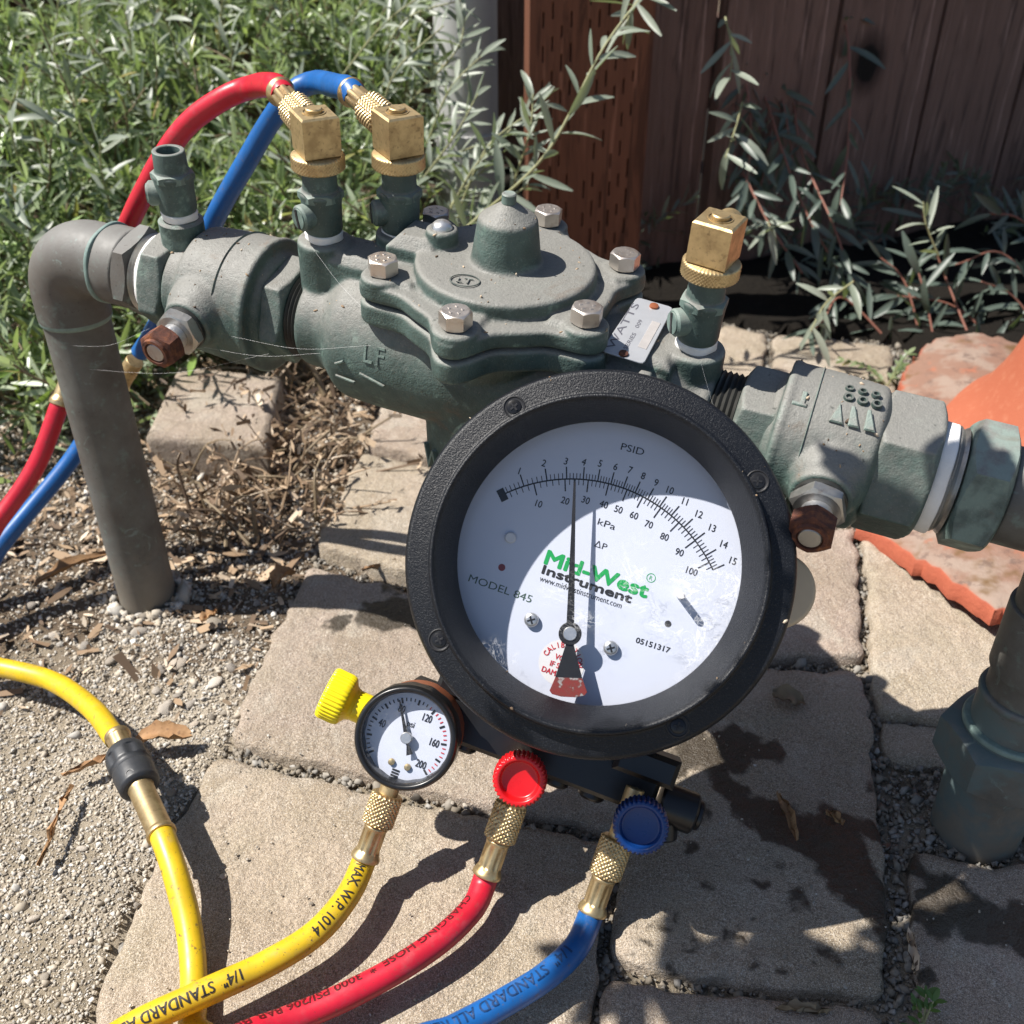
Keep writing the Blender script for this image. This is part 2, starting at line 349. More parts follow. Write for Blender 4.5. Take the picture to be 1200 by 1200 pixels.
def glass(name, film):
    t = Mt(name); tr = t.n('ShaderNodeBsdfTransparent'); tr.inputs[0].default_value = (.98, .985, .99, 1)
    gl = t.n('ShaderNodeBsdfGlossy'); gl.inputs['Roughness'].default_value = .03
    co = t.coord(); w = t.noise(55, 5, .6, co, 1.5); msk = t.sstep(t.noise(24, 3, .6), .47, .6)
    t.put(gl.inputs['Normal'], t.bump(t.math('MULTIPLY', w, msk), .12, .002))
    lw = t.n('ShaderNodeLayerWeight'); lw.inputs[0].default_value = .5
    frs = t.math('ADD', .032, t.math('MULTIPLY', t.math('POWER', lw.outputs[1], 5.), .94))
    m1 = t.n('ShaderNodeMixShader'); t.put(m1.inputs[0], frs); t.put(m1.inputs[1], tr.outputs[0]); t.put(m1.inputs[2], gl.outputs[0])
    df = t.n('ShaderNodeBsdfDiffuse'); df.inputs[0].default_value = (.9, .9, .9, 1)
    m2 = t.n('ShaderNodeMixShader')
    band = t.math('ABSOLUTE', t.math('SUBTRACT', w, .52)); ln = t.math('SUBTRACT', 1., t.sstep(band, .004, .022))
    sp = t.sstep(t.noise(420, 3, .6), .66, .74); sx_ = t.n('ShaderNodeSeparateXYZ'); t.put(sx_.inputs[0], co)
    msk = t.math('MULTIPLY', msk, t.sstep(t.math('SUBTRACT', sx_.outputs[0], sx_.outputs[1]), -.012, .02)); wv = t.noise(160, 4, .6, co, 2.5); ln = t.math('MAXIMUM', ln, t.math('MULTIPLY', t.math('SUBTRACT', 1., t.sstep(t.math('ABSOLUTE', t.math('SUBTRACT', wv, .5)), .004, .03)), .7))
    t.put(m2.inputs[0], t.math('ADD', t.math('MULTIPLY', t.math('MAXIMUM', t.math('MULTIPLY', ln, msk), t.math('MULTIPLY', t.math('MULTIPLY', sp, msk), .4)), film), .0015)); t.put(m2.inputs[1], m1.outputs[0]); t.put(m2.inputs[2], df.outputs[0])
    t.put(t.out.inputs[0], m2.outputs[0]); return t.m
MAT['glass'] = glass('wet_gauge_glass', .36); MAT['glass2'] = glass('small_gauge_glass', .04)
MAT['cream'] = simple('cream_plastic', (.62, .50, .34), .35, var=.15, sc=60)
MAT['tag'] = simple('nameplate_metal', (.42, .43, .45), .42, metal=.35, var=.12, sc=120); MAT['tag_grey'] = simple('nameplate_grey', (.36, .34, .33), .5, var=.2)
MAT['orange_cap'] = simple('copper_coloured_case', (.34, .11, .05), .4, metal=.4, var=.3)
MAT['terra'] = None
def wetmask(t, blobs, co):
    w = None
    nz = t.n('ShaderNodeTexNoise'); t.put(nz.inputs['Vector'], co); nz.inputs['Scale'].default_value = 75; nz.inputs['Detail'].default_value = 5
    off = t.n('ShaderNodeVectorMath', operation='MULTIPLY_ADD'); t.put(off.inputs[0], nz.outputs[1]); off.inputs[1].default_value = (.021,) * 3; t.put(off.inputs[2], co)
    for (x, y, r) in blobs:
        d = t.n('ShaderNodeVectorMath', operation='DISTANCE'); t.put(d.inputs[0], off.outputs[0]); d.inputs[1].default_value = (x + .0105, y + .0105, .0105)
        q = t.math('SUBTRACT', d.outputs['Value'], r); w = q if w is None else t.math('SMOOTH_MIN', w, q, .004)
    return t.sstep(w, .0018, -.0018)
def gblob(px, py, rp):
    g = G(px, py); z = (g - cC) @ cF; return (g[0], g[1], rp * z / FPX)
def paver_mat():
    t = Mt('weathered_paver'); co = t.coord('World'); r = t.rnd()
    base = t.ramp(r, [(0., (.335, .30, .24)), (.3, (.39, .345, .265)), (.55, (.30, .262, .222)), (.8, (.355, .29, .255)), (1., (.41, .375, .315))])
    n1 = t.noise(22, 6, .6, co); n2 = t.noise(110, 5, .6, co); n3 = t.noise(850, 3, .6, co); n4 = t.noise(2200, 2, .5, co)
    c = t.mix(t.sstep(n1, .3, .7), t.mix(.45, base, (.30, .24, .165)), t.mix(.30, base, (.46, .34, .28)))
    c = t.mix(t.math('MULTIPLY', t.sstep(n2, .5, .75), .25), c, (.21, .17, .12))
    c = t.mix(t.math('MULTIPLY', t.sstep(t.noise(60, 5, .7, co), .6, .75), .4), c, (.27, .18, .09))
    c = t.mix(t.sstep(t.noise(9, 5, .65, co, .8), .46, .62), c, t.mix(.38, c, (.22, .17, .115))); c = t.mix(t.math('MULTIPLY', t.sstep(t.noise(17, 4, .6, co, .5), .55, .66), .5), c, (.42, .385, .33)); c = t.mix(t.math('MULTIPLY', t.sstep(t.noise(38, 6, .7, co, .6), .57, .70), .5), c, (.47, .43, .36)); c = t.mix(t.math('MULTIPLY', t.sstep(t.noise(230, 4, .6, co), .66, .74), .8), c, (.085, .07, .055))
    c = t.mix(.68, c, t.mix(t.sstep(n3, .3, .7), (.14, .13, .12), (.72, .68, .62)), 'SOFT_LIGHT')
    c = t.mix(t.math('MULTIPLY', t.sstep(n4, .54, .66), .65), c, (.66, .62, .56)); c = t.mix(t.math('MULTIPLY', t.sstep(n4, .45, .34), .75), c, (.13, .11, .095))
    bl = [gblob(*b) for b in [(855, 925, 22), (885, 950, 26), (915, 965, 34), (950, 985, 34), (985, 1010, 38), (1010, 1045, 36), (1030, 975, 22), (1026, 915, 13), (1040, 1090, 18), (1046, 1145, 14), (985, 965, 28), (1072, 1010, 18), (1078, 1070, 18), (1080, 1140, 14), (1110, 1050, 38), (1150, 1075, 34), (1200, 1085, 34), (1100, 1085, 20), (820, 880, 30), (860, 875, 34), (790, 900, 22), (842, 905, 14), (900, 880, 20), (450, 720, 30), (475, 722, 26), (398, 728, 16)]]
    random.seed(3)
    for _ in range(26): bl.append(gblob(random.uniform(735, 985), random.uniform(990, 1140), random.uniform(3, 9)))
    for _ in range(8): bl.append(gblob(random.uniform(400, 470), random.uniform(640, 790), random.uniform(3, 8)))
    for _ in range(6): bl.append(gblob(random.uniform(800, 850), random.uniform(920, 980), random.uniform(4, 9)))
    wet = wetmask(t, bl, co)
    c = t.mix(t.math('MULTIPLY', wet, .97), c, t.mix(.10, (.020, .015, .009), c, 'MIX'))
    h = t.math('ADD', t.math('MULTIPLY', n2, 2.2), t.math('ADD', t.math('MULTIPLY', n3, .55), t.math('MULTIPLY', n4, .3)))
    t.set(col=c, rough=t.math('SUBTRACT', .88, t.math('MULTIPLY', wet, .60)), spec=.35, nrm=t.bump(h, .8, .0022)); return t.m
KNOT = (0, 0, 0)
MAT['paver'] = paver_mat()
def soil():
    t = Mt('sandy_soil'); co = t.coord('World'); n1 = t.noise(9, 6, .6, co); n2 = t.noise(300, 4, .6, co); n3 = t.noise(1200, 3, .6, co)
    c = t.mix(t.sstep(n1, .35, .65), (.30, .265, .21), (.46, .42, .36)); c = t.mix(.8, c, t.mix(n2, (.05, .045, .04), (.62, .56, .48)), 'SOFT_LIGHT')
    c = t.mix(t.math('MULTIPLY', t.sstep(n3, .55, .68), .6), c, (.5, .46, .40))
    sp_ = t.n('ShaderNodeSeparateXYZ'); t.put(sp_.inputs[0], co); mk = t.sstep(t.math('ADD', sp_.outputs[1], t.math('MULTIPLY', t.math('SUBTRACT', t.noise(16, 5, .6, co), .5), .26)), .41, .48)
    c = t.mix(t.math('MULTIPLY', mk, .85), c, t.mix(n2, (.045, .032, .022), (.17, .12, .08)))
    t.set(col=c, rough=.95, spec=.2, nrm=t.bump(t.math('ADD', n2, n3), .8, .002)); return t.m
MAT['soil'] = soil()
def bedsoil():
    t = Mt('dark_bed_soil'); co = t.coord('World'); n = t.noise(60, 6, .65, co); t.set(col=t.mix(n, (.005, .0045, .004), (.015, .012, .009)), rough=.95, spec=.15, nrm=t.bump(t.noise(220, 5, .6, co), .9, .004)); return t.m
MAT['bed'] = bedsoil()  # near-black soil colour paints in the shade at the fence foot
def pebble(name, dark=1.):
    t = Mt(name); r = t.isl(); k = lambda *c: tuple(x * dark for x in c)
    c = t.ramp(r, [(0, k(.14, .125, .11)), (.12, k(.36, .32, .26)), (.35, k(.48, .43, .36)), (.55, k(.42, .38, .32)), (.7, k(.55, .52, .47)), (.86, k(.30, .29, .27)), (1., k(.68, .66, .62))])
    c = t.mix(.5, c, t.mix(t.noise(900, 3), (.2, .18, .16), (.75, .72, .68)), 'SOFT_LIGHT'); t.set(col=c, rough=.85, spec=.3); return t.m
MAT['pebble'] = pebble('pale_gravel'); MAT['pebble_dark'] = pebble('dark_gravel', .55)
def stone_m():
    t = Mt('garden_stone'); c = t.ramp(t.rnd(), [(0, (.16, .145, .125)), (.25, (.34, .30, .25)), (.5, (.24, .22, .20)), (.7, (.44, .40, .35)), (.85, (.33, .25, .18)), (1, (.55, .52, .47))])
    c = t.mix(.7, c, t.mix(t.noise(260, 5), (.15, .14, .13), (.8, .78, .74)), 'SOFT_LIGHT'); t.set(col=c, rough=.85, nrm=t.bump(t.noise(400, 4), .5, .001)); return t.m
MAT['stone'] = stone_m()
def litter():
    t = Mt('dry_litter'); c = t.ramp(t.isl(), [(0, (.07, .045, .028)), (.3, (.19, .125, .075)), (.6, (.34, .24, .15)), (.85, (.48, .37, .26)), (1, (.58, .49, .38))]); t.set(col=c, rough=.8); return t.m
MAT['litter'] = litter()
def dryleaf():
    t = Mt('dry_leaf'); c = t.mix(t.noise(120, 5), (.20, .095, .04), (.44, .27, .13)); c = t.mix(t.math('MULTIPLY', t.sstep(t.noise(420, 4), .55, .68), .6), c, (.10, .05, .025)); t.set(col=c, rough=.75, nrm=t.bump(t.noise(200, 4), .5, .001)); return t.m
MAT['dryleaf'] = dryleaf()
def leaf(name, stops, tr=.3, rgh=.42):
    t = Mt(name); c = t.ramp(t.isl() if name != 'big_leaf' else t.rnd(), stops); bf = t.n('ShaderNodeNewGeometry').outputs['Backfacing']
    c = t.mix(t.math('MULTIPLY', bf, .5), c, (.24, .29, .23)); t.set(col=c, rough=rgh, spec=.5)
    tl = t.n('ShaderNodeBsdfTranslucent'); t.put(tl.inputs[0], t.mix(.6, c, (.30, .42, .06))); m = t.n('ShaderNodeMixShader'); m.inputs[0].default_value = tr
    t.t.links.new(t.b.outputs[0], m.inputs[1]); t.t.links.new(tl.outputs[0], m.inputs[2]); t.t.links.new(m.outputs[0], t.out.inputs[0]); return t.m
MAT['leaf'] = leaf('grey_green_leaf', [(0, (.075, .12, .045)), (.3, (.175, .24, .115)), (.6, (.32, .385, .24)), (.85, (.53, .59, .45)), (.95, (.26, .42, .09)), (1, (.34, .25, .10))], .40, .33)
MAT['leaf_big'] = leaf('big_leaf', [(0, (.18, .215, .165)), (.5, (.24, .275, .22)), (1, (.30, .33, .27))], .25)
MAT['leaf_shade'] = leaf('dull_leaf', [(0, (.055, .080, .066)), (.5, (.085, .115, .095)), (1, (.13, .16, .135))], .2)  # darkened leaf copy: shade before the fence is put into its colour
MAT['leaf_fresh'] = leaf('fresh_leaf', [(0, (.06, .13, .03)), (1, (.10, .19, .05))])
MAT['stem'] = simple('shrub_stem', (.20, .15, .09), .7, var=.3, sc=60); MAT['stem_red'] = simple('reddish_stem', (.24, .10, .07), .6, var=.25, sc=60); MAT['stem_green'] = simple('green_stem', (.26, .26, .13), .6, var=.25, sc=60)
def wood(name, c0, c1, vs=(1, 1, .05), sc=90):
    t = Mt(name); co = t.coord(); n = t.noise(sc, 6, .6, co, .4, vs); n2 = t.noise(sc * 5, 4, .6, co, .2, vs); r = t.rnd()
    c = t.mix(n, c0, c1); c = t.mix(.6, c, t.mix(n2, (.12, .10, .09), (.8, .75, .7)), 'SOFT_LIGHT'); c = t.mix(t.math('MULTIPLY', r, .45), c, tuple(x * .5 for x in c0)); c = t.mix(t.math('MULTIPLY', t.sstep(t.noise(sc * .9, 5, .65, co, 1.2, (1, 1, .08)), .5, .64), .7), c, tuple(x * .35 for x in c0)); c = t.mix(t.math('MULTIPLY', t.sstep(t.noise(sc * 2.2, 4, .6, co, .6, (1, 1, .04)), .60, .70), .45), c, tuple(min(1, x * 1.7 + .02) for x in c1))
    return t, c, n, n2
def board_mat():
    t, c, n, n2 = wood('fence_board_wood', (.15, .095, .078), (.33, .215, .18))
    t.set(col=c, rough=.8, spec=.25, nrm=t.bump(t.math('ADD', n, t.math('MULTIPLY', n2, .7)), 1., .004)); return t.m
def knot_mat():
    t, c, n, n2 = wood('fence_board_wood_knot', (.15, .095, .078), (.33, .215, .18))
    co = t.n('ShaderNodeVectorMath', operation='MULTIPLY'); t.put(co.inputs[0], t.coord()); co.inputs[1].default_value = (1, 1, .75)
    d = t.n('ShaderNodeVectorMath', operation='DISTANCE'); t.put(d.inputs[0], co.outputs[0]); d.inputs[1].default_value = KNOT
    rr = t.math('ADD', d.outputs['Value'], t.math('MULTIPLY', t.math('SUBTRACT', t.noise(60, 3), .5), .008))
    c = t.mix(t.math('MULTIPLY', t.sstep(rr, .034, .014), .85), c, (.035, .020, .017)); c = t.mix(t.sstep(rr, .017, .012), c, (.008, .006, .005))
    t.set(col=c, rough=.8, spec=.25, nrm=t.bump(t.math('ADD', n, t.math('MULTIPLY', n2, .7)), 1., .004)); return t.m
def post_mat():
    t, c, n, n2 = wood('treated_post_wood', (.125, .050, .030), (.22, .092, .054)); t.set(col=c, rough=.75, spec=.25, nrm=t.bump(t.math('ADD', n, n2), .35, .0015)); return t.m
def terra():
    t = Mt('terracotta'); co = t.coord('World'); c = t.mix(t.noise(14, 5, .6, co), (.30, .082, .042), (.36, .112, .060)); c = t.mix(t.math('MULTIPLY', t.sstep(t.noise(120, 5, .6, co), .5, .75), .25), c, (.50, .25, .15))
    t.set(col=c, rough=.8, spec=.3, nrm=t.bump(t.noise(500, 4, .6, co), .3, .001)); return t.m
def terra_dirty():
    t = Mt('mossy_terracotta'); co = t.coord('World'); n = t.noise(26, 5, .6, co); up = t.sstep(t.nz(), .55, .95)
    c = t.mix(t.sstep(n, .42, .6), (.21, .12, .085), (.26, .195, .155)); c = t.mix(t.sstep(t.noise(20, 4, .6, co), .58, .7), c, (.12, .065, .022)); c = t.mix(t.math('MULTIPLY', t.sstep(t.noise(70, 6, .7, co), .55, .66), .6), c, (.09, .055, .045)); c = t.mix(t.sstep(t.noise(34, 4, .6, co), .6, .7), c, (.29, .115, .068))
    c = t.mix(up, t.mix(t.noise(160, 5, .6, co), (.28, .062, .032), (.38, .10, .05)), c); t.set(col=c, rough=.85, nrm=t.bump(t.noise(300, 5, .6, co), .5, .0015)); return t.m
MAT['terra'] = terra(); MAT['terra_dirty'] = terra_dirty()
MAT['pvc'] = simple('weathered_pvc', (.46, .46, .46), .5, var=.1, sc=30)
# ================================================================== ground and pavers
ground_edge = [G(*p)[:2] for p in [(447, 470), (423, 527), (366, 640), (358, 660), (290, 800), (262, 868), (225, 930), (203, 962), (138, 1090), (106, 1180), (90, 1290), (1400, 1400), (1400, 380), (840, 365), (560, 440)]]
PAV = [  # top-surface corners seen in the photograph, level of the top
 ([(447, 473), (520, 486), (560, 512), (545, 543), (428, 518)], .012), ([(423, 529), (560, 556), (548, 684), (450, 662), (367, 636)], .007),
 ([(362, 659), (560, 716), (790, 775), (760, 800), (732, 972), (700, 968), (570, 942), (405, 902), (268, 865), (293, 800)], .0),
 ([(247, 885), (400, 917), (570, 957), (698, 981), (722, 986), (711, 1040), (697, 1140), (690, 1240), (400, 1270), (108, 1240), (112, 1178), (143, 1090), (207, 960), (230, 927)], .0),
 ([(798, 632), (1003, 614), (1012, 769), (772, 766)], .001), ([(822, 545), (985, 566), (1000, 604), (800, 622)], .001),
 ([(770, 779), (1014, 784), (1028, 900), (1046, 1165), (960, 1158), (800, 1142), (718, 1117), (728, 1030)], .0),
 ([(710, 1136), (800, 1161), (960, 1176), (1044, 1185), (1056, 1300), (700, 1290)], .002),
 ([(1010, 618), (1060, 606), (1180, 640), (1300, 760), (1300, 860), (1180, 851), (1100, 843), (1029, 833), (1022, 740)], .001),
 ([(1031, 843), (1110, 852), (1180, 862), (1185, 905), (1100, 897), (1037, 890)], -.004),
 ([(1066, 990), (1120, 1008), (1165, 1016), (1270, 1000), (1380, 1270), (1092, 1290), (1084, 1190), (1070, 1090)], -.001),
 ([(846, 378), (899, 390), (890, 470), (820, 470)], .0), ([(908, 391), (1045, 404), (1052, 470), (898, 472)], .0),
 ([(815, 480), (980, 484), (985, 556), (800, 536)], .0), ([(640, 450), (800, 480), (790, 530), (620, 500)], .0), ([(560, 500), (780, 545), (770, 620), (560, 545)], .0),
 ([(990, 484), (1060, 484), (1110, 560), (1060, 594), (1000, 598)], .0)]
def pave_mesh(poly, z, seed):
    r = np.random.default_rng(seed); P = np.array([G(px, py, z)[:2] for px, py in poly])
    a = sum(P[i - 1][0] * P[i][1] - P[i][0] * P[i - 1][1] for i in range(len(P)))
    if a < 0: P = P[::-1]
    pts = []
    for i in range(len(P)):
        p, q = P[i], P[(i + 1) % len(P)]; n = max(1, int(np.linalg.norm(q - p) / .006))
        for k in range(n): pts.append(p + (q - p) * k / n)
    pts = np.array(pts); c = pts.mean(0)
    # round the corners, then roughen the edge
    for _ in range(2): pts = .5 * pts + .25 * (np.roll(pts, 1, 0) + np.roll(pts, -1, 0))
    nz = vnoise(pts[:, 0] + seed, pts[:, 1], .012, seed) + .6 * vnoise(pts[:, 0], pts[:, 1] + seed, .005, seed + 1)
    nrm = np.array(inset([tuple(p) for p in pts], 1.)) - pts; nrm /= np.maximum(np.linalg.norm(nrm, axis=1), 1e-6)[:, None]
    pts = pts + nrm * (nz * .0046)[:, None]; chip = .0016 + .0042 * np.clip(vnoise(pts[:, 0], pts[:, 1], .008, seed + 2) + .5, 0, 1) ** 2
    r0 = pts; r1 = pts + nrm * (chip * .45)[:, None]; r2 = pts + nrm * (chip * 1.5)[:, None]; r3 = pts + nrm * .008
    ring = [(r0, np.full(len(pts), z - .03)), (r0 , z - chip), (r1, z - chip * .4), (r2, np.full(len(pts), z) - .0002), (r3, np.full(len(pts), z) + vnoise(r3[:, 0], r3[:, 1], .03, seed + 3) * .0014)]
    cc = pts.mean(0)
    for q_ in (.82, .6, .36, .12):
        xy_ = cc + (r3 - cc) * q_; ring.append((xy_, z + vnoise(xy_[:, 0], xy_[:, 1], .03, seed + 3) * .0016))
    n = len(pts); vs = []; fs = []
    for xy, zz in ring: vs += [(x, y, h) for (x, y), h in zip(xy, zz)]
    for q in range(len(ring) - 1):
        for k in range(n): k2 = (k + 1) % n; fs.append((q * n + k, q * n + k2, (q + 1) * n + k2, (q + 1) * n + k))
    fs.append(tuple(range((len(ring) - 1) * n, len(ring) * n))); return vs, fs, r0
pav_out = []
# ground sheet: dense near the camera, coarse to the horizon
gx = np.concatenate([[-60, -20, -8, -3, -1.8], np.arange(-1.3, 1.3, .008), [1.8, 3, 8, 20, 60]]); gy = np.concatenate([[-60, -20, -8, -3, -1, -.3], np.arange(-.02, 1.9, .008), [2.4, 4, 9, 20, 60]])
X, Y = np.meshgrid(gx, gy); inpat = inpoly(ground_edge, X, Y)
def gh(x, y):
    h = -.005 + .010 * vnoise(x, y, .14, 1) + .005 * vnoise(x, y, .05, 2)
    return h
Z = gh(X, Y); Z = np.where(inpat, -.0095 + .003 * vnoise(X, Y, .03, 5), Z)
pk = [G(*p)[:2] for p in [(1040, 905), (1100, 902), (1260, 905), (1260, 995), (1165, 1005), (1066, 985)]]
Z = np.where(inpoly(pk, X, Y), -.009 + .004 * vnoise(X, Y, .03, 5), Z)
far = (np.abs(X) > 1.5) | (Y > 2) | (Y < -.3); Z = np.where(far, -.006, Z)
nx, ny = len(gx), len(gy); idx = np.arange(nx * ny).reshape(ny, nx)
gf = np.stack([idx[:-1, :-1], idx[:-1, 1:], idx[1:, 1:], idx[1:, :-1]], -1).reshape(-1, 4)
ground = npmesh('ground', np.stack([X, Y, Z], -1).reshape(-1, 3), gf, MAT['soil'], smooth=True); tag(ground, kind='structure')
patio = bpy.data.objects.new('pavement', None); COL.objects.link(patio); tag(patio, kind='structure')
for i, (poly, z) in enumerate(PAV):
    vs, fs, r0 = pave_mesh(poly, z, 20 + i); mb = MB(); mb.add(vs, fs); mb.obj('paver', MAT['paver'], patio, 50); pav_out.append(r0)
def in_pavers(x, y):
    m = np.zeros(np.shape(x), bool)
    for p in pav_out: m |= inpoly(p, x, y)
    return m
ico = bmesh.new(); bmesh.ops.create_icosphere(ico, subdivisions=1, radius=.5); ICV = np.array([v.co[:] for v in ico.verts]); ICF = [tuple(v.index for v in f.verts) for f in ico.faces]; ico.free()
ico = bmesh.new(); bmesh.ops.create_icosphere(ico, subdivisions=2, radius=.5); IC2V = np.array([v.co[:] for v in ico.verts]); IC2F = [tuple(v.index for v in f.verts) for f in ico.faces]; ico.free()
def rotmats(k, r=rng):
    q = r.normal(size=(k, 4)); q /= np.linalg.norm(q, axis=1)[:, None]; w, x, y, z = q.T
    return np.stack([1 - 2 * (y * y + z * z), 2 * (x * y - w * z), 2 * (x * z + w * y), 2 * (x * y + w * z), 1 - 2 * (x * x + z * z), 2 * (y * z - w * x), 2 * (x * z - w * y), 2 * (y * z + w * x), 1 - 2 * (x * x + y * y)], -1).reshape(k, 3, 3)
def pebbles(xy, zs, size):
    k = len(xy); tv = ICV * (1 + .0 * ICV); sc = size[:, None] * rng.uniform(.55, 1.25, (k, 3)); Ms = rotmats(k) * sc[:, None, :]
    v, f = scatter(tv, ICF, Ms, np.column_stack([xy, zs])); v += rng.normal(0, .15, v.shape) * np.repeat(size, len(tv))[:, None]; return v, f
# gravel: fine grains where the photo shows them near, larger bits further off
def sample(n, x0, x1, y0, y1): return np.column_stack([rng.uniform(x0, x1, n), rng.uniform(y0, y1, n)])
P = sample(190000, -.52, -.02, .17, .86); keep = ~in_pavers(P[:, 0], P[:, 1]) & ~(inpoly(ground_edge, P[:, 0], P[:, 1])); P = P[keep]
pr = np.exp(-((P[:, 1] - .25) / .45) ** 2); P = P[rng.random(len(P)) < np.clip(pr, .3, 1) * np.where(P[:, 1] + .10 * vnoise(P[:, 0], P[:, 1], .06, 77) > .46, .38, 1.)]
sz = np.exp(rng.normal(math.log(.00135), .42, len(P))) * np.clip(.85 + (P[:, 1] - .38) * 2.6, .85, 2.2); V1, F1 = pebbles(P, gh(P[:, 0], P[:, 1]) + sz * .16, sz)
gr = npmesh('gravel', V1, np.array(F1), MAT['pebble'], ground); tag(gr, kind='stuff')
Pj = sample(150000, -.2, .62, .15, 1.0); keep = inpoly(ground_edge, Pj[:, 0], Pj[:, 1]) & ~in_pavers(Pj[:, 0], Pj[:, 1]); Pj = Pj[keep]; sz = np.exp(rng.normal(math.log(.0021), .40, len(Pj)))
zz = np.where(inpoly(pk, Pj[:, 0], Pj[:, 1]), -.007, -.0080); V2, F2 = pebbles(Pj, zz + sz * .2, sz)
tag(npmesh('joint_gravel', V2, np.array(F2), MAT['pebble_dark'], ground), kind='stuff')
Pg = sample(2600, -.2, .5, .18, .8); Pg = Pg[in_pavers(Pg[:, 0], Pg[:, 1])]; Pg = Pg[vnoise(Pg[:, 0], Pg[:, 1], .05, 88) > -.1]; sz = np.clip(np.exp(rng.normal(math.log(.0007), .45, len(Pg))), 0, .0014); V3, F3 = pebbles(Pg, sz * .2 + .0006, sz); tag(npmesh('paver_grit', V3, np.array(F3), MAT['pebble'], patio), kind='stuff')
smesh = []
for k in range(5):
    v = IC2V.copy() * rng.uniform(.65, 1.15, 3); v *= (1 + .75 * np.array([vnoise(np.array([p[0] * 1.3 + k]), np.array([p[1] + p[2] * 1.7]),   .5, k)[0] for p in v]))[:, None]
    me = npmesh('stone_mesh', v, np.array(IC2F), MAT['stone']); smesh.append(me.data); bpy.data.objects.remove(me)
def stone(p, s, name='stone'):
    o = link(name, smesh[random.randrange(5)], ground); o.location = p; s *= .8; o.scale = (s * random.uniform(.8, 1.5), s, s * random.uniform(.5, .8)); o.rotation_euler = (random.uniform(-.3, .3), random.uniform(-.3, .3), random.uniform(0, 6)); return o
for (px, py, s) in [(250, 723, 26), (160, 730, 22), (205, 770, 24), (270, 775, 20), (300, 700, 14), (325, 745, 20), (210, 745, 14), (130, 760, 26), (95, 745, 18), (250, 790, 22), (60, 735, 18), (185, 775, 14), (35, 705, 20), (100, 640, 18), (85, 650, 22), (65, 690, 14), (280, 655, 16), (310, 660, 12), (278, 648, 10), (245, 625, 14), (345, 650, 12), (200, 690, 16), (340, 700, 12), (235, 750, 16), (275, 745, 14), (180, 800, 18), (220, 815, 16), (190, 820, 22), (245, 830, 14), (205, 805, 12), (36, 1070, 14), (95, 990, 12), (70, 1046, 10), (130, 1035, 9), (60, 950, 12), (30, 925, 11), (110, 1005, 8), (285, 1010, 9), (160, 1060, 10), (140, 1010, 8), (20, 1015, 10), (85, 1100, 10), (50, 1140, 12), (170, 890, 9), (225, 838, 12), (260, 825, 12)]:
    g = G(px, py); z = (g - cC) @ cF; stone((g[0], g[1], gh(g[0], g[1]) + .0012), s * z / FPX)
for (px, py, s) in [(950, 1040, 7), (918, 1122, 7), (938, 1133, 5), (1014, 1101, 5), (990, 1158, 8), (990, 1123, 6), (1012, 1145, 5), (1165, 1138, 7), (587, 964, 9), (600, 966, 8), (612, 968, 9), (560, 946, 8), (545, 938, 9), (530, 935, 8), (625, 970, 8), (290, 1008, 6), (262, 1028, 9), (330, 1050, 4), (316, 1069, 4), (365, 1060, 6)]:
    onp = bool(in_pavers(np.array([G(px, py)[0]]), np.array([G(px, py)[1]]))[0]); g = G(px, py); z = (g - cC) @ cF; stone((g[0], g[1], .0008 if onp else -.004), s * z / FPX)
gL = G(172, 692); Pf = np.array([[gL[0] + (.019 + abs(random.gauss(0, .008))) * math.cos(a), gL[1] + (.019 + abs(random.gauss(0, .008))) * math.sin(a)] for a in np.linspace(0, 40 * PI, 420)]); sz = np.exp(rng.normal(math.log(.0028), .5, len(Pf))); dl = np.hypot(Pf[:, 0] - gL[0], Pf[:, 1] - gL[1]); V4, F4 = pebbles(Pf, gh(Pf[:, 0], Pf[:, 1]) + np.clip(.030 - dl, 0, 1) * .35, sz); tag(npmesh('gravel', V4, np.array(F4), MAT['pebble'], ground), kind='stuff')
# litter: small curled scraps and twig bits over the mulch
lt = np.array([(-.5, -.12, 0), (0, -.16, .08), (.5, -.1, 0), (.5, .1, .12), (0, .15, .02), (-.5, .1, .1)]); lf = [(0, 1, 4, 5), (1, 2, 3, 4)]
P = sample(11000, -.55, .02, .40, 1.05); keep = ~in_pavers(P[:, 0], P[:, 1]) & ~(inpoly(ground_edge, P[:, 0], P[:, 1])); P = P[keep]; P = P[rng.random(len(P)) < np.clip((P[:, 1] - .395) * 7, .012, 1)]
sz = np.exp(rng.normal(math.log(.0062), .55, len(P))); ms = rotmats(len(P)) * sz[:, None, None]; ms[:, 2] *= .45
v, f = scatter(lt, lf, ms, np.column_stack([P, gh(P[:, 0], P[:, 1]) + .003])); tag(npmesh('leaf_litter', v, f, MAT['litter'], ground), kind='stuff')
# ================================================================== backflow preventer (local frame: x along the pipe, y away from the camera, z up)
EL = Vector((-.6005 * H, 1.277 * H, .572 * H)); ER = Vector((.582 * H, .814 * H, .454 * H))
u = (ER - EL).normalized(); w = (Vector((0, 0, 1)) - u * u.z).normalized(); b = w.cross(u)
ro = R(6); w2 = w * math.cos(ro) - b * math.sin(ro); b2 = b * math.cos(ro) + w * math.sin(ro)
AM = Matrix((u, b2, w2)).transposed().to_4x4(); AM.translation = EL; AI = AM.inverted()
bp = thing('backflow_preventer', 'weathered grey-green bronze pipe valve assembly with bolted cover standing on two copper risers', 'backflow preventer', AM)
def AX(s, y=0, z=0, d=(1, 0, 0), x=(0, 0, 1)): return frame((s, y, z), d, x)
DN = (AI.to_3x3() @ Vector((0, 0, -1)))                        # world down in the local frame
def part(mb, name, mat, parent=None, angle=35): return mb.obj(name, mat, bp if parent is None else parent, angle)
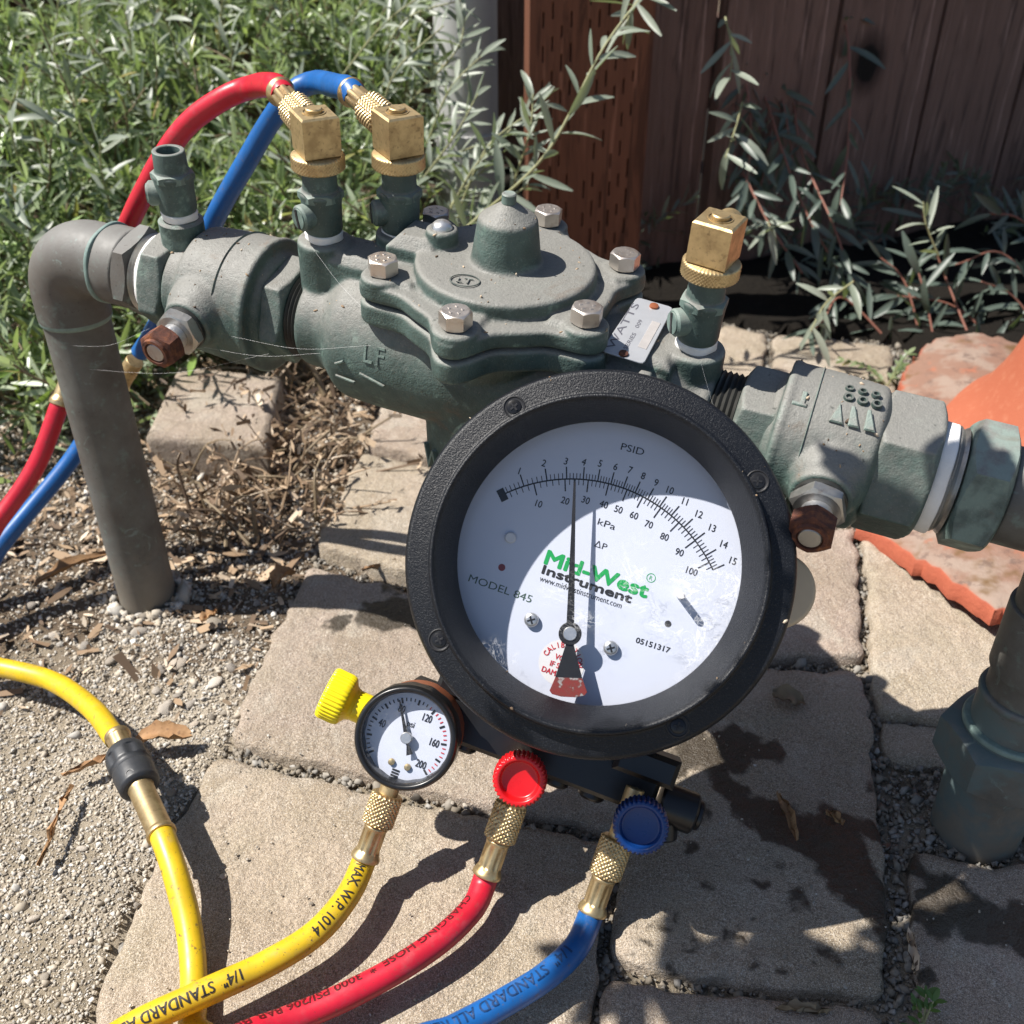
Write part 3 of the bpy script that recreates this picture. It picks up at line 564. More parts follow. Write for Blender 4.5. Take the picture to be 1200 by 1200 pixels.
# --- main body, one casting
c0 = (.2525, .003)
def star(r0, r1, wd, n=144): return [(c0[0] + rr * math.cos(t), c0[1] + rr * math.sin(t)) for t in [2 * PI * k / n for k in range(n)] for rr in [r0 + (r1 - r0) * math.exp(-abs(((math.degrees(t) - 30 + 30) % 60 - 30) / wd) ** 2.4)]]
mb = MB()
lathe(mb, fil([(0, .156), (.0235, .156), (.0237, .1705), (.0335, .181), (.0345, .2), (.0345, .315), (.0335, .330), (.024, .345), (.024, .353), (0, .353)], .004), AX(0), 64)
lathe(mb, fil([(0, -.068), (.024, -.068), (.0345, -.058), (.0360, -.02), (.0365, .010), (.044, .026), (0, .026)], .004), frame((c0[0], c0[1], 0), (0, 0, 1)), 64)
prism(mb, star(.0485, .0635, 12), .0240, .0345, .0012)
cyl(mb, .044, .034, .037, frame((c0[0], c0[1], 0), (0, 0, 1)), 64)
box(mb, (.184, .002, .02), (.046, .026, .042), ch=.004)
cyl(mb, .0125, .0, .0430, frame((.164, .0, 0), (0, 0, 1)), 32, .0012)
cyl(mb, .0115, .0, .0470, frame((.1955, .015, 0), (0, 0, 1)), 32, .0012)
cyl(mb, .0130, .0, .0335, frame((.3405, 0, 0), (0, 0, 1)), 32, .0012)
box(mb, (.318, -.002, .018), (.034, .034, .030), ch=.003)
box(mb, (.3265, -.0275, .022), (.006, .006, .020), ch=.001)
body = remesh(mb, 'valve_body', MAT['cast'], bp, .00105, 3)
mb = MB()                                                     # cast marks on the body's near side
def onbody(s, ang, r=.0345): return frame((s, -r * math.cos(ang), r * math.sin(ang)), (0, -math.cos(ang), math.sin(ang)), (1, 0, 0))
for ch_, q_ in (('L', .2025), ('F', .2085)): mb = MB(); text(mb, ch_, .009, -.0006, c=(0, 0), M=onbody(q_, .30), thick=.0009); mb.obj('cast_letter', MAT['cast'], body, 30)
for (dx, dz, l, a) in [(-.004, .010, .010, -.1), (.010, .004, .013, -.25), (-.008, -.002, .005, .5)]: mb = MB(); box(mb, (dx, -dz, 0), (l, .0012, .0012), onbody(.196, .12) @ Matrix.Rotation(a, 4, 'Z'), .0003); mb.obj('cast_mark', MAT['cast'], body, 30)
mb = MB()
text(mb, 'W', .013, -.0006, c=(0, 0), M=frame((.2318, c0[1] - .0292, -.045), (-.57, -.82, 0), (.82, -.57, 0)), thick=.0022)
mb.obj('cast_mark', MAT['cast'], body, 30)
# --- cover
CZ = frame((c0[0], c0[1], 0), (0, 0, 1)); mb = MB()
prism(mb, star(.0485, .0635, 12), .0358, .0435, .0012)
for k in range(6): t = R(30 + 60 * k); cyl(mb, .0098, .040, .0460, frame((c0[0] + .053 * math.cos(t), c0[1] + .053 * math.sin(t), 0), (0, 0, 1)), 28, .0012); box(mb, (c0[0] + .045 * math.cos(t), c0[1] + .045 * math.sin(t), .0415), (.018, .018, .008), ch=.002)
lathe(mb, fil([(0, .038), (.0405, .038), (.0395, .0505), (0, .0515)], .0022), CZ, 96)
lathe(mb, fil([(0, .048), (.0165, .0500), (.0150, .0535), (.0127, .0700), (.0030, .0768), (0, .0770)], .0012), CZ, 64)
box(mb, (.211, .006, .046), (.024, .026, .017), ch=.005)
cyl(mb, .0072, .045, .0585, frame((.2215, .004, 0), (0, 0, 1)), 32, .001)
cover = remesh(mb, 'cover', MAT['cast'], bp, .0008, 3)
mb = MB(); cyl(mb, .0031, .0762, .0808, CZ, 24, .0005); mb.obj('vent_knob', MAT['cast_smooth'], cover)
mb = MB(); lathe(mb, [(0, .0575), (.0048, .0575), (.0046, .0597), (.003, .0612), (0, .0618)], frame((.2215, .004, 0), (0, 0, 1)), 24); mb.obj('plug', MAT['chrome'], cover, 60)
mb = MB(); rg = .0062
E1 = Matrix.Translation((c0[0] - .008, c0[1] - .026, .0514)) @ Matrix.Rotation(.15, 4, 'Z') @ Matrix.Diagonal((1, .8, 1, 1))
lathe(mb, [(.0059, -.0001), (.0060, .00022), (.0064, .00022), (.0066, -.0001)], E1, 40); text(mb, 'LT', .0055, 0, c=(0, 0), M=E1 @ Matrix.Translation((0, 0, -.0001)), thick=.00035); mb.obj('cast_mark', MAT['cast'], cover, 30)
for k in range(6):
    t = R(30 + 60 * k); Mk = frame((c0[0] + .053 * math.cos(t), c0[1] + .053 * math.sin(t), .0460), (0, 0, 1), (math.cos(.4 + k * 1.3), math.sin(.4 + k * 1.3), 0)); mb = MB()
    hexp(mb, .0118, .0002, .0072, Mk, .0004); 
    for q in range(5): box(mb, (.0028 * math.cos(q * 1.26), .0028 * math.sin(q * 1.26), .0073), (.0014, .0009, .0004), Mk, .0001)
    mb.obj('bolt', MAT['steel'], bp, 25)
# --- shutoff valves (two alike)
def shutoff(s0, flip, sst, hexA, hexB, afA, afB):
    mb = MB(); p = fil([(0, .083), (.0245, .083), (.0250, .0915), (.0310, .0955), (.0322, .112), (.0325, .1315), (.0332, .1318), (.0332, .1350), (.0270, .1352), (.0245, .139), (0, .139)], .0015)
    if flip: p = [(r, 2 * .1145 - z) for r, z in p][::-1]
    lathe(mb, [(r, z + s0) for r, z in p], AX(0), 72)
    cyl(mb, .0128, 0, .0385, frame((sst, 0, .004), (0, -1, -.06)), 40, .0012)
    lathe(mb, fil([(0, .02), (.019, .02), (.0165, .030), (.0128, .036), (0, .036)], .003), frame((sst, 0, .004), (0, -1, -.06)), 40)
    mb2 = MB()
    sv = remesh(mb, 'shutoff_valve', MAT['cast'], bp, .001, 3)
    for (h0, h1), af in ((hexA, afA), (hexB, afB)):
        m = MB(); hexp(m, af, h0, h1, AX(0, x=(0, math.sin(.35), math.cos(.35))), .0012); o = remesh(m, 'hex_end', MAT['cast'], sv, .0009, 2)
    SM = frame((sst, 0, .004), (0, -1, -.06), (0, 0, 1))
    m = MB(); cyl(m, .0108, .038, .0405, SM, 32, .0004); m.obj('gland', MAT['thread'], sv)
    m = MB(); hexp(m, .0200, .0400, .0462, SM @ Matrix.Rotation(.35, 4, 'Z'), .0006); m.obj('packing_nut', MAT['grey_nut'], sv, 25)
    m = MB(); cyl(m, .0062, .046, .052, SM, 24, .0004); m.obj('stem', MAT['chrome'], sv)
    m = MB(); hexp(m, .0165, .0515, .0610, SM @ Matrix.Rotation(.1, 4, 'Z'), .0008); lathe(m, [(.0070, .0610), (.0066, .0625), (.0052, .0626), (.0048, .0600)], SM, 24); m.obj('rusty_nut', MAT['rust'], sv, 30)
    m = MB(); cyl(m, .0046, .060, .0622, SM, 20, .0004); m.obj('stem_end', MAT['grey_nut'], sv)
    m = MB(); q = .118 if not flip else .3935                                  # mould seam
    lathe(m, [(.0318, q - .0005), (.0331, q), (.0318, q + .0005)], AX(0), 72); m.obj('mould_seam', MAT['cast'], sv)
    return sv
svl = shutoff(0, False, .108, (.0685, .0835), (.1365, .1500), .0490, .0455)
svr = shutoff(.287, True, .406, (.3640, .3830), (.4200, .4452), .0480, .0540)
for a in list(svr.children): pass
def onv(s, ang, r=.0323): return frame((s, -r * math.cos(ang), r * math.sin(ang)), (0, -math.cos(ang), math.sin(ang)), (1, 0, 0))
for dx in (0, 1, 2):
    mb = MB(); lathe(mb, [(.0011, -.0004), (.0012, .0009), (.0020, .0009), (.0022, -.0004)], onv(.4055 + dx * .0055, 1.33), 20); mb.obj('cast_numeral', MAT['cast'], svr, 30); mb = MB(); lathe(mb, [(.0010, -.0004), (.0011, .0008), (.0017, .0008), (.0019, -.0004)], onv(.4050 + dx * .0052, 1.50), 20); mb.obj('cast_numeral', MAT['cast'], svr, 30)
for dx in (0, 1, 2): mb = MB(); prism(mb, [(-.0018, -.0045), (.0026, -.0045), (.0004 - .0012, .0045), (-.0022, .0045)] if dx else [(-.003, -.0045), (.0026, -.0045), (-.0004, .0045)], -.0005, .0010, .0005, onv(.4035 + dx * .0062, 1.06)); mb.obj('cast_mark', MAT['cast'], svr, 30)
mb = MB(); box(mb, (0, 0, 0), (.006, .0016, .0016), onv(.388, 1.05), .0004); box(mb, (.001, .003, 0), (.002, .006, .0016), onv(.388, 1.05), .0004)
mb.obj('cast_mark', MAT['cast'], svr, 30)
# --- threads, tape, unions, elbows, risers
def ring(name, mat, z0, z1, r, parent=None, wob=0., threads=0):
    m = MB()
    if threads: pr = [(r - .004, z0)] + [q for k in range(threads) for q in ((r - .0012, z0 + (z1 - z0) * (k + .0) / threads), (r, z0 + (z1 - z0) * (k + .5) / threads))] + [(r - .004, z1)]
    else: pr = fil([(r - .005, z0), (r, z0), (r, z1), (r - .005, z1)], .001)
    lathe(m, pr, AX(0), 60, (lambda t, i, z: wob * (math.sin(3 * t + 1) + .6 * math.sin(7 * t + z * 900))) if wob else None); return m.obj(name, mat, parent or bp, 40)
ring('pipe_thread', MAT['thread'], .1498, .1580, .0215, threads=4); ring('pipe_thread', MAT['thread'], .3525, .3650, .0220, threads=5)
ring('thread_tape', MAT['tape'], .0645, .0688, .0212, wob=.0003); ring('pipe_thread', MAT['grey_nut'], .0600, .0650, .0208, threads=3); ring('thread_tape', MAT['tape'], .4448, .4510, .0232, wob=.0006); ring('pipe_thread', MAT['grey_nut'], .4505, .4565, .0226, threads=2)
m = MB(); lathe(m, fil([(0, .036), (.0203, .036), (.0205, .0490), (.0198, .050), (0, .050)], .0008), AX(0), 56); hexp(m, .0405, .0490, .0606, AX(0, x=(0, math.sin(.3), math.cos(.3))), .0022); m.obj('pipe_adapter', MAT['copper'], bp, 30)
m = MB(); hexp(m, .0500, .4560, .4735, AX(0, x=(0, math.sin(.25), math.cos(.25))), .0012); m.obj('union_nut', MAT['cast_smooth'], bp, 30)
m = MB(); lathe(m, fil([(0, .4735), (.0180, .4735), (.0205, .4745), (.0205, .489), (0, .489)], .0008), AX(0), 56); m.obj('pipe_adapter', MAT['copper'], bp, 30)
def elbow_path(x0, sgn, Rb, ln):
    d = Vector((-sgn, 0, 0)); dn = DN.normalized(); o = Vector((x0, 0, 0)); pts = [o + d * 0, o + d * ln]; c = pts[-1] + dn * Rb
    for k in range(1, 13): t = k / 12 * PI / 2; pts.append(c + d * (Rb * math.sin(t)) - dn * (Rb * math.cos(t)))
    e = pts[-1]; pts.append(e + dn * ln); return pts
for sgn, x0, xr in ((1, .037, 0), (-1, .4870, .51)):
    Rb = .024 if sgn == 1 else .0215; ln = x0 * 0 + abs(x0 - xr) - Rb if sgn == 1 else .002
    pts = elbow_path(x0, sgn, Rb, max(ln, .002)); m = MB(); pp = spline(pts, .003); tube(m, pp, .0193 if sgn == 1 else .0200, 48); m.obj('elbow', MAT['copper'], bp, 60)
    for k, q in ((0, pts[1]), (1, pts[-1])):
        pass
    m = MB(); dn = DN.normalized(); e = pts[-1]; tube(m, [e - dn * .001, e + dn * .0015, e + dn * .003], [.0190, .0192, .0181], 40); m.obj('solder_bead', MAT['patina'], bp, 60)
    base = AM @ e; top = Vector(e); Lr = base.z + .04
    m = MB(); tube(m, [top - dn * .004] + [top + dn * (Lr * k / 10) for k in range(1, 11)], .0178 if sgn == 1 else .0180, 40); m.obj('riser_pipe', MAT['copper'], bp, 60)
    if sgn == -1:
        ft = lambda h: AI @ Vector((base.x, base.y, h))
        def stack(name, mat, prof, hexaf=None, h0=0, h1=0):
            m = MB(); F = frame(ft(0), -dn)
            if prof: lathe(m, fil(prof, .001), F, 56)
            if hexaf: hexp(m, hexaf, h0, h1, F, .0015)
            return m.obj(name, mat, bp, 32)
        stack('pipe_coupling', MAT['copper_blue'], [(0, -.02), (.0205, -.02), (.0212, .012), (.0222, .040), (0, .040)]); stack('union_nut', MAT['copper_blue'], None, 0.0540, .0400, .0640)
        stack('union_collar', MAT['copper_blue'], [(0, .060), (.0225, .060), (.0225, .0665), (.0198, .0668), (.0198, .0835), (.0207, .0855), (.0198, .0875), (0, .0875)])
        stack('solder_bead', MAT['patina'], [(.017, .0655), (.0232, .0655), (.0226, .0682), (.017, .0682)])
        stack('pipe_sleeve', MAT['copper'], [(0, .10), (.0198, .10), (.0198, .135), (0, .135)])
m = MB(); F = frame(Vector((.037, 0, 0)), (1, 0, 0)); lathe(m, fil([(.0185, -.003), (.0212, -.0025), (.0212, -.0005), (.0195, 0)], .0006), F, 48, lambda t, i, z: .0004 * math.sin(5 * t)); m.obj('solder_bead', MAT['patina'], bp, 60)
# --- test cocks
def cock(s, y, z0, face, adapter=False, tape=True):
    """small ball valve standing on a boss whose top is at z0; face = direction of its slotted stem"""
    F = frame((s, y, z0), (0, 0, 1)); f = Vector(face).normalized()
    m = MB(); lathe(m, fil([(0, .0035), (.0082, .0035), (.0088, .0055), (.0088, .0125), (.0092, .0195), (.0095, .0215), (.0078, .0238), (.0074, .0330), (.0052, .0330), (.0050, .026), (0, .026)], .0008), F, 40)
    hexp(m, .0178, .0185, .0232, F @ Matrix.Rotation(.5, 4, 'Z'), .0006)
    SM = frame(Vector((s, y, z0 + .0125)), f, (0, 0, 1)); cyl(m, .0058, .002, .0125, SM, 28, .0008)
    tc = m.obj('test_cock', MAT['cast_smooth'], bp, 32)
    m = MB(); lathe(m, [(0, .0118), (.0046, .0118), (.0045, .0131), (0, .0133)], SM, 24); box(m, (0, 0, .0130), (.0086, .0016, .0012), SM @ Matrix.Rotation(.25, 4, 'Z'), .0002, 1); m.obj('slotted_stem', [MAT['cast_smooth'], MAT['ink']], tc, 40)
    m = MB(); lathe(m, fil([(.005, 0), (.0086, 0), (.0084, .0038), (.005, .0038)], .0008), F, 32, lambda t, i, zz: .0004 * math.sin(4 * t + zz * 2000)); m.obj('thread_tape', MAT['tape'], tc, 60)
    return tc
cock(.084, 0, .0355, (-.85, -.5, 0)); m = MB(); cyl(m, .0107, .015, .0355, frame((.084, 0, 0), (0, 0, 1)), 32, .0012); m.obj('cock_boss', MAT['cast'], svl, 40)
cock(.164, 0, .0428, (-.42, -.9, 0)); cock(.1955, .015, .0440, (-.75, -.66, 0)); cock(.3405, 0, .0333, (-.78, -.62, 0))
# --- nameplate
pc = [Vector(p) for p in [(.3065, -.025, .0365), (.3250, -.0245, .0365), (.3250, .0190, .0365), (.3085, .0180, .0365)]]
cx = sum(pc, Vector()) / 4; PF = frame(cx, (.10, -.10, 1), (1, 0, 0)); pl2 = [tuple((PF.inverted() @ p)[:2]) for p in pc]
rp = [];
for i in range(4):
    p0, p, p1 = (np.array(pl2[i - 1]), np.array(pl2[i]), np.array(pl2[(i + 1) % 4])); a = p + (p0 - p) / np.linalg.norm(p0 - p) * .002; c_ = p + (p1 - p) / np.linalg.norm(p1 - p) * .002
    rp += [tuple(a), tuple(.25 * a + .5 * p + .25 * c_), tuple(c_)]
m = MB(); prism(m, rp, -.0004, .0004, .0002, PF); npl = m.obj('nameplate', MAT['tag'], bp, 30)
m = MB(); text(m, 'WATTS', .0034, .0005, p0=(-.0055, -.019), p1=(-.0048, .016), M=PF); text(m, 'SERIES', .0018, .0005, p0=(-.0005, -.016), p1=(.0000, -.004), M=PF); text(m, '009', .0018, .0005, p0=(-.0004, .000), p1=(-.0002, .006), M=PF); m.obj('nameplate_print', MAT['ink_faded'], npl)
m = MB(); prism(m, [(.0030, -.012), (.0068, -.012), (.0072, .008), (.0034, .008)], .0003, .0006, .0001, PF); m.obj('grey_panel', MAT['tag_grey'], npl)
for (x, y, mt) in ((-.0008, -.0195, 'rust'), (.0012, .0180, 'orange_cap')): m = MB(); lathe(m, [(0, .0003), (.0021, .0003), (.0019, .0012), (0, .0017)], PF @ Matrix.Translation((x, y, 0)), 16); m.obj('rivet', MAT[mt], npl, 60)
# ================================================================== differential pressure test gauge (frame: x right, y up, z out of the dial)
GD = .376; ga = R(19.6); gc = Vector(at(700.5, 659.5, GD)); gn = (Vector(cC) - gc).normalized()
gx0 = (Vector((1, 0, 0)) - gn * gn.x).normalized(); gy0 = gn.cross(gx0)
gx_ = gx0 * math.cos(ga) - gy0 * math.sin(ga); gy_ = gn.cross(gx_)
GM = Matrix((gx_, gy_, gn)).transposed().to_4x4(); GM.translation = gc
def gp(px, py, z=0.):
    dx, dy = px - 700.5, py - 659.5; k = (GD - z) / FPX * 1.004
    return ((dx * math.cos(ga) + dy * math.sin(ga)) * k, (dx * math.sin(ga) - dy * math.cos(ga)) * k)
kit = thing('test_gauge', 'large round black differential pressure gauge with white dial, colored knobs and a small dial below', 'pressure gauge', GM)
PX = GD / FPX; ZD = -.0295; PXD = (GD - ZD) / FPX
m = MB(); rR, rO, rD = 196 * PX, 229.5 * (GD + .008) / FPX, 167 * PXD
lathe(m, fil([(rD, ZD - .002), (rD, -.0188), (165 * (GD + .0186) / FPX, -.0184), (rR - .0010, -.0016), (rR + .0002, 0), (rR + .0014, -.0003), (rR + .0024, -.0062), (rO - .0014, -.0066), (rO, -.0086), (rO, -.023), (rO - .003, -.026), (.058, -.0265)], .0009)[::-1], None, 160)
bezel = m.obj('bezel', MAT['black_tex'], kit, 30)
m = MB(); lathe(m, fil([(0, -.046), (.050, -.046), (.0535, -.043), (.0535, -.0312), (.060, -.0310), (.060, -.0270)], .002), None, 80); m.obj('gauge_case', MAT['black'], kit)
for (px, py) in [(602, 474), (886, 565), (792, 848), (513, 751)]:
    x, y = gp(px, py, -.004); F = Matrix.Translation((x, y, 0)); m = MB()
    lathe(m, fil([(.0046, -.0090), (.0045, -.0060), (.0040, -.0059), (.0038, -.0063), (0, -.0063)], .0002), F, 28); sc = m.obj('screw_socket', MAT['ink'], bezel)  # black disc stands in for the shaded depth of the screw hole
    m = MB(); lathe(m, [(.0030, -.0063), (.0028, -.0060), (.0018, -.0057), (0, -.0056)], F, 24); an = random.uniform(0, 1.5)
    for q in (0, PI / 2): box(m, (0, 0, -.0057), (.0036, .0008, .0005), F @ Matrix.Rotation(an + q, 4, 'Z'), .0001, 1)
    m.obj('bezel_screw', [MAT['screw_black'], MAT['ink']], bezel)
m = MB(); lathe(m, [(rD + .0006, ZD - .001), (rD + .0006, ZD), (0, ZD)], None, 120); dial = m.obj('dial', MAT['dial'], kit)
# printed scale
dp = lambda px, py: gp(px, py, ZD)
piv = np.array(dp(668, 742)); zt = ZD + .00012; m = MB()
psi = {0: (590, 578), 1: (612.5, 564), 2: (640.7, 558), 3: (664.5, 555.5), 4: (684.5, 556), 5: (702, 558), 6: (718, 561), 7: (733, 566), 8: (747, 572), 9: (762, 579.5), 10: (776, 589), 11: (790, 599.5), 12: (805.5, 613), 13: (819, 628.5), 14: (831.6, 647), 15: (840.5, 664)}
kpa = {10: (628, 575), 20: (662.8, 570), 30: (689, 570), 40: (711.3, 576), 50: (731.3, 583.5), 60: (750.4, 587.5), 70: (769.6, 601.5), 80: (789.6, 617.7), 90: (807.5, 637.7), 100: (823.3, 661.7)}
def angof(p): d = np.array(dp(*p)) - piv; return math.atan2(d[0], d[1])
pa = {k: angof(v) for k, v in psi.items()}; ka = {k: angof(v) for k, v in kpa.items()}; ka[0] = pa[0]
Rs = 181.5 * PXD
def polar(r, a): return (piv[0] + r * math.sin(a), piv[1] + r * math.cos(a))
def stroke(m, p, q, wd, z):
    p = np.array(p); q = np.array(q); d = (q - p) / np.linalg.norm(q - p); n = np.array([-d[1], d[0]]) * wd / 2
    m.add([(*(p - n), z), (*(q - n), z), (*(q + n), z), (*(p + n), z)], [(0, 1, 2, 3)])
def arc(m, r, a0, a1, wd, z, n=80):
    vs = []; fs = []
    for k in range(n + 1): a = a0 + (a1 - a0) * k / n; vs += [(*polar(r - wd / 2, a), z), (*polar(r + wd / 2, a), z)]
    for k in range(n): fs.append((2 * k, 2 * k + 1, 2 * k + 3, 2 * k + 2)[::-1])
    m.add(vs, fs)
arc(m, Rs, pa[0], pa[15], 1.7 * PXD, zt)
def interp(tab, x):
    ks = sorted(tab); return float(np.interp(x, ks, [tab[k] for k in ks]))
for k in range(1, 76):
    a = interp(pa, k / 5); big = k % 5 == 0; stroke(m, polar(Rs, a), polar(Rs + (14.5 if big else 7) * PXD, a), (1.5 if big else .9) * PXD, zt + .00002)
for k in range(1, 53):
    v = k * 2
    if v > 102: break
    a = interp(ka, v) if v <= 100 else ka[100] + (ka[100] - ka[90]) / 10 * (v - 100); big = v % 10 == 0; stroke(m, polar(Rs, a), polar(Rs - (14.5 if big else 7) * PXD, a), (1.5 if big else .9) * PXD, zt + .00002)
stroke(m, polar(Rs - 7.5 * PXD, pa[0] - .01), polar(Rs + 7.5 * PXD, pa[0] - .01), 9 * PXD, zt + .00003)
for k, (x, y) in {1: (609, 551), 2: (638, 542), 3: (664, 540), 4: (685, 541), 5: (704, 543), 6: (722, 547), 7: (739, 551), 8: (754, 558), 9: (769, 566), 10: (785, 575), 11: (802, 588), 12: (818, 603), 13: (833, 619), 14: (846, 638), 15: (856, 657)}.items(): text(m, str(k), 8.6 * PXD, zt, c=dp(x, y), asp=.88, bold=.12 * PXD)
for k, (x, y) in {10: (632, 590), 20: (663, 586.5), 30: (687, 586), 40: (708, 591), 50: (725, 597), 60: (743, 604), 70: (760, 614.5), 80: (778, 629), 90: (795, 647), 100: (809, 669)}.items(): text(m, str(k), 8.4 * PXD, zt, c=dp(x, y), asp=.88, bold=.12 * PXD)
text(m, 'PSID', 8.6 * PXD, zt, p0=dp(727.5, 527), p1=dp(754, 534.5)); text(m, 'kPa', 8.2 * PXD, zt, p0=dp(700, 614.5), p1=dp(720, 621.5)); text(m, '\u0394P', 7.8 * PXD, zt, p0=dp(696, 640), p1=dp(710, 645))
text(m, 'www.midwestinstrument.com', 7.2 * PXD, zt, p0=dp(632, 680.5), p1=dp(727, 712.5)); text(m, '05151317', 6.6 * PXD, zt, p0=dp(743.5, 751.5), p1=dp(782, 763.5), bold=.2 * PXD)
m.obj('scale_print', MAT['ink'], dial, smooth=False)
m = MB(); text(m, 'Instrument', 10.3 * PXD, zt, p0=dp(635, 671.5), p1=dp(738, 706), bold=.65 * PXD); x, y = dp(781, 730); lathe(m, [(3.9 * PXD, zt), (0, zt)], Matrix.Translation((x, y, 0)), 24); m.obj('brand_print', MAT['ink'], dial, smooth=False)
m = MB(); text(m, 'Mid-West', 17 * PXD, zt, p0=dp(638, 660), p1=dp(756, 700), bold=1.0 * PXD); x, y = dp(762, 677); F = Matrix.Translation((x, y, 0)); lathe(m, [(5.4 * PXD, zt), (4.6 * PXD, zt)], F, 28); text(m, 'R', 5.5 * PXD, zt, c=(x, y)); m.obj('brand_print', MAT['ink_g'], dial, smooth=False)
m = MB(); text(m, 'MODEL 845', 9.2 * PXD, zt, p0=dp(548, 681), p1=dp(622, 706.5)); m.obj('model_print', MAT['ink_dg'], dial, smooth=False)
m = MB(); x, y = dp(588, 665); lathe(m, [(4.2 * PXD, zt), (0, zt)], Matrix.Translation((x, y, 0)), 24); m.obj('red_dot', MAT['ink_m'], dial)
m = MB(); sx, sy = dp(658, 776); lathe(m, [(27 * PXD, ZD + .0001), (0, ZD + .00016)], Matrix.Translation((sx, sy, 0)), 48); stk = m.obj('seal_sticker', MAT['sticker'], dial)
m = MB(); zs = ZD + .0003
for k, ch in enumerate('CALIBRATION'):
    a = R(-77 + 154 * k / 10); r = 21.5 * PXD; text(m, ch, 6.6 * PXD, zs, c=(sx + r * math.sin(a), sy + r * math.cos(a)), ang=-a, bold=.15 * PXD)
for t_, dy in (('VOID', 5.5), ('IF SEAL', -4), ('DAMAGED', -13.5)): text(m, t_, 6.6 * PXD, zs, c=(sx, sy + dy * PXD), asp=.9, bold=.15 * PXD)
m.obj('seal_print', MAT['ink_r'], stk, smooth=False)
for (px, py) in [(623, 726), (715, 758)]:
    x, y = dp(px, py); F = Matrix.Translation((x, y, ZD)); m = MB(); lathe(m, fil([(.0030, 0), (.0031, .0018), (.0020, .0026), (0, .0027)], .0006), F, 28)
    for q in (0, PI / 2): box(m, (0, 0, .0026), (.0034, .0008, .0004), F @ Matrix.Rotation(.6 + q, 4, 'Z'), .0001, 1)
    m.obj('dial_screw', [MAT['chrome'], MAT['ink']], dial)
for (px, py, hh) in [(598, 630, .0015), (797, 698, .0095)]:
    x, y = gp(px, py, ZD + hh); m = MB(); cyl(m, .0015 if hh > .005 else .0024, 0, hh, Matrix.Translation((x, y, ZD)), 20, .0005); m.obj('stop_pin', MAT['sticker'], dial)
# needle
zn = ZD + .0088; p0 = np.array(gp(668, 742, zn)); p1 = np.array(gp(674, 562, zn)); kk = (GD - zn) / FPX; d = (p1 - p0) / np.linalg.norm(p1 - p0); n = np.array([-d[1], d[0]]); L_ = np.linalg.norm(p1 - p0)
def nl(a, bb): return tuple(p0 + d * a + n * bb)
m = MB(); e0 = -26 * kk; prism(m, [nl(L_, 1.2 * kk), nl(L_, -1.2 * kk), nl(0, -4.8 * kk), nl(-14 * kk, -5 * kk), nl(-52 * kk, -16 * kk), nl(-52 * kk, 16 * kk), nl(-14 * kk, 5 * kk), nl(0, 4.8 * kk)], zn - .0003, zn + .0003, .0001)
cyl(m, 13.5 * kk, zn - .0012, zn + .0009, Matrix.Translation((*p0, 0)), 36, .0003); ndl = m.obj('needle', MAT['needle'], kit, 30)
m = MB(); prism(m, [nl(-51 * kk, -15.6 * kk), nl(-67 * kk, -22 * kk), nl(-71 * kk, -19 * kk), nl(-73.5 * kk, -8 * kk), nl(-73.5 * kk, 8 * kk), nl(-71 * kk, 19 * kk), nl(-67 * kk, 22 * kk), nl(-51 * kk, 15.6 * kk)], zn - .00032, zn + .00032, .0001); m.obj('needle_tail', MAT['needle_tail'], ndl)
m = MB(); cyl(m, 8.3 * kk, zn, zn + .0014, Matrix.Translation((*p0, 0)), 32, .0003); m.obj('hub_cap', MAT['chrome'], ndl)
m = MB(); lathe(m, [(165.5 * (GD + .0186) / FPX, -.0200), (165.5 * (GD + .0186) / FPX, -.0184), (.03, -.0182), (0, -.0181)], None, 96); m.obj('lens', MAT['glass'], kit, 40)
# --- manifold and knobs
m = MB(); box(m, (-.001, -.0825, -.047), (.112, .019, .020), ch=.002); box(m, (.0, -.066, -.044), (.094, .018, .016), ch=.002); box(m, (.046, -.071, -.036), (.026, .012, .016), ch=.002)
mani = m.obj('manifold', MAT['black'], kit, 30)
m = MB(); cyl(m, .0088, 0, .016, frame((.057, -.0855, -.044), (1, 0, 0)), 28, .001); cyl(m, .0062, .016, .0185, frame((.057, -.0855, -.044), (1, 0, 0)), 24, .0006); m.obj('end_plug', MAT['black'], mani)
m = MB(); cyl(m, .0075, 0, .008, frame((.060, -.0925, -.044), (.3, -1, 0)), 20, .0008); m.obj('end_plug', MAT['black'], mani)
for x in (-.028, .014, .03): m = MB(); cyl(m, .0058, 0, .005, frame((x, -.0905, -.047), (0, -1, 0)), 20, .0012); m.obj('mounting_lug', MAT['black'], mani)
def knob(name, mat, M, r, label):
    m = MB(); nr = 36
    pr = fil([(0, -.014), (r * .62, -.014), (r * .66, -.012), (r * .94, -.010), (r, -.008), (r, -.0012), (r * .93, 0), (r * .76, 0), (r * .70, -.0032), (0, -.0036)], .0009)
    def mod(t, i, z): 
        q = pr[i][0]; return r * .032 * max(-.7, min(.7, 1.4 * math.sin(nr * t))) if q > r * .88 and z > -.0115 else 0
    lathe(m, pr, M, 240, mod); o = m.obj(name, mat, kit, 40); o['label'] = label; return o
xr, yr = gp(609, 912, -.012); knob('valve_knob', MAT['knob_r'], frame((xr, yr, -.010), (.03, -.05, 1)), 31.5 * .384 / FPX, 'red ribbed knob below the dial')
xb, yb = gp(748, 962, -.012); knob('valve_knob', MAT['knob_b'], frame((xb, yb, -.010), (-.02, -.05, 1)), 32 * .384 / FPX, 'blue ribbed knob below the dial')
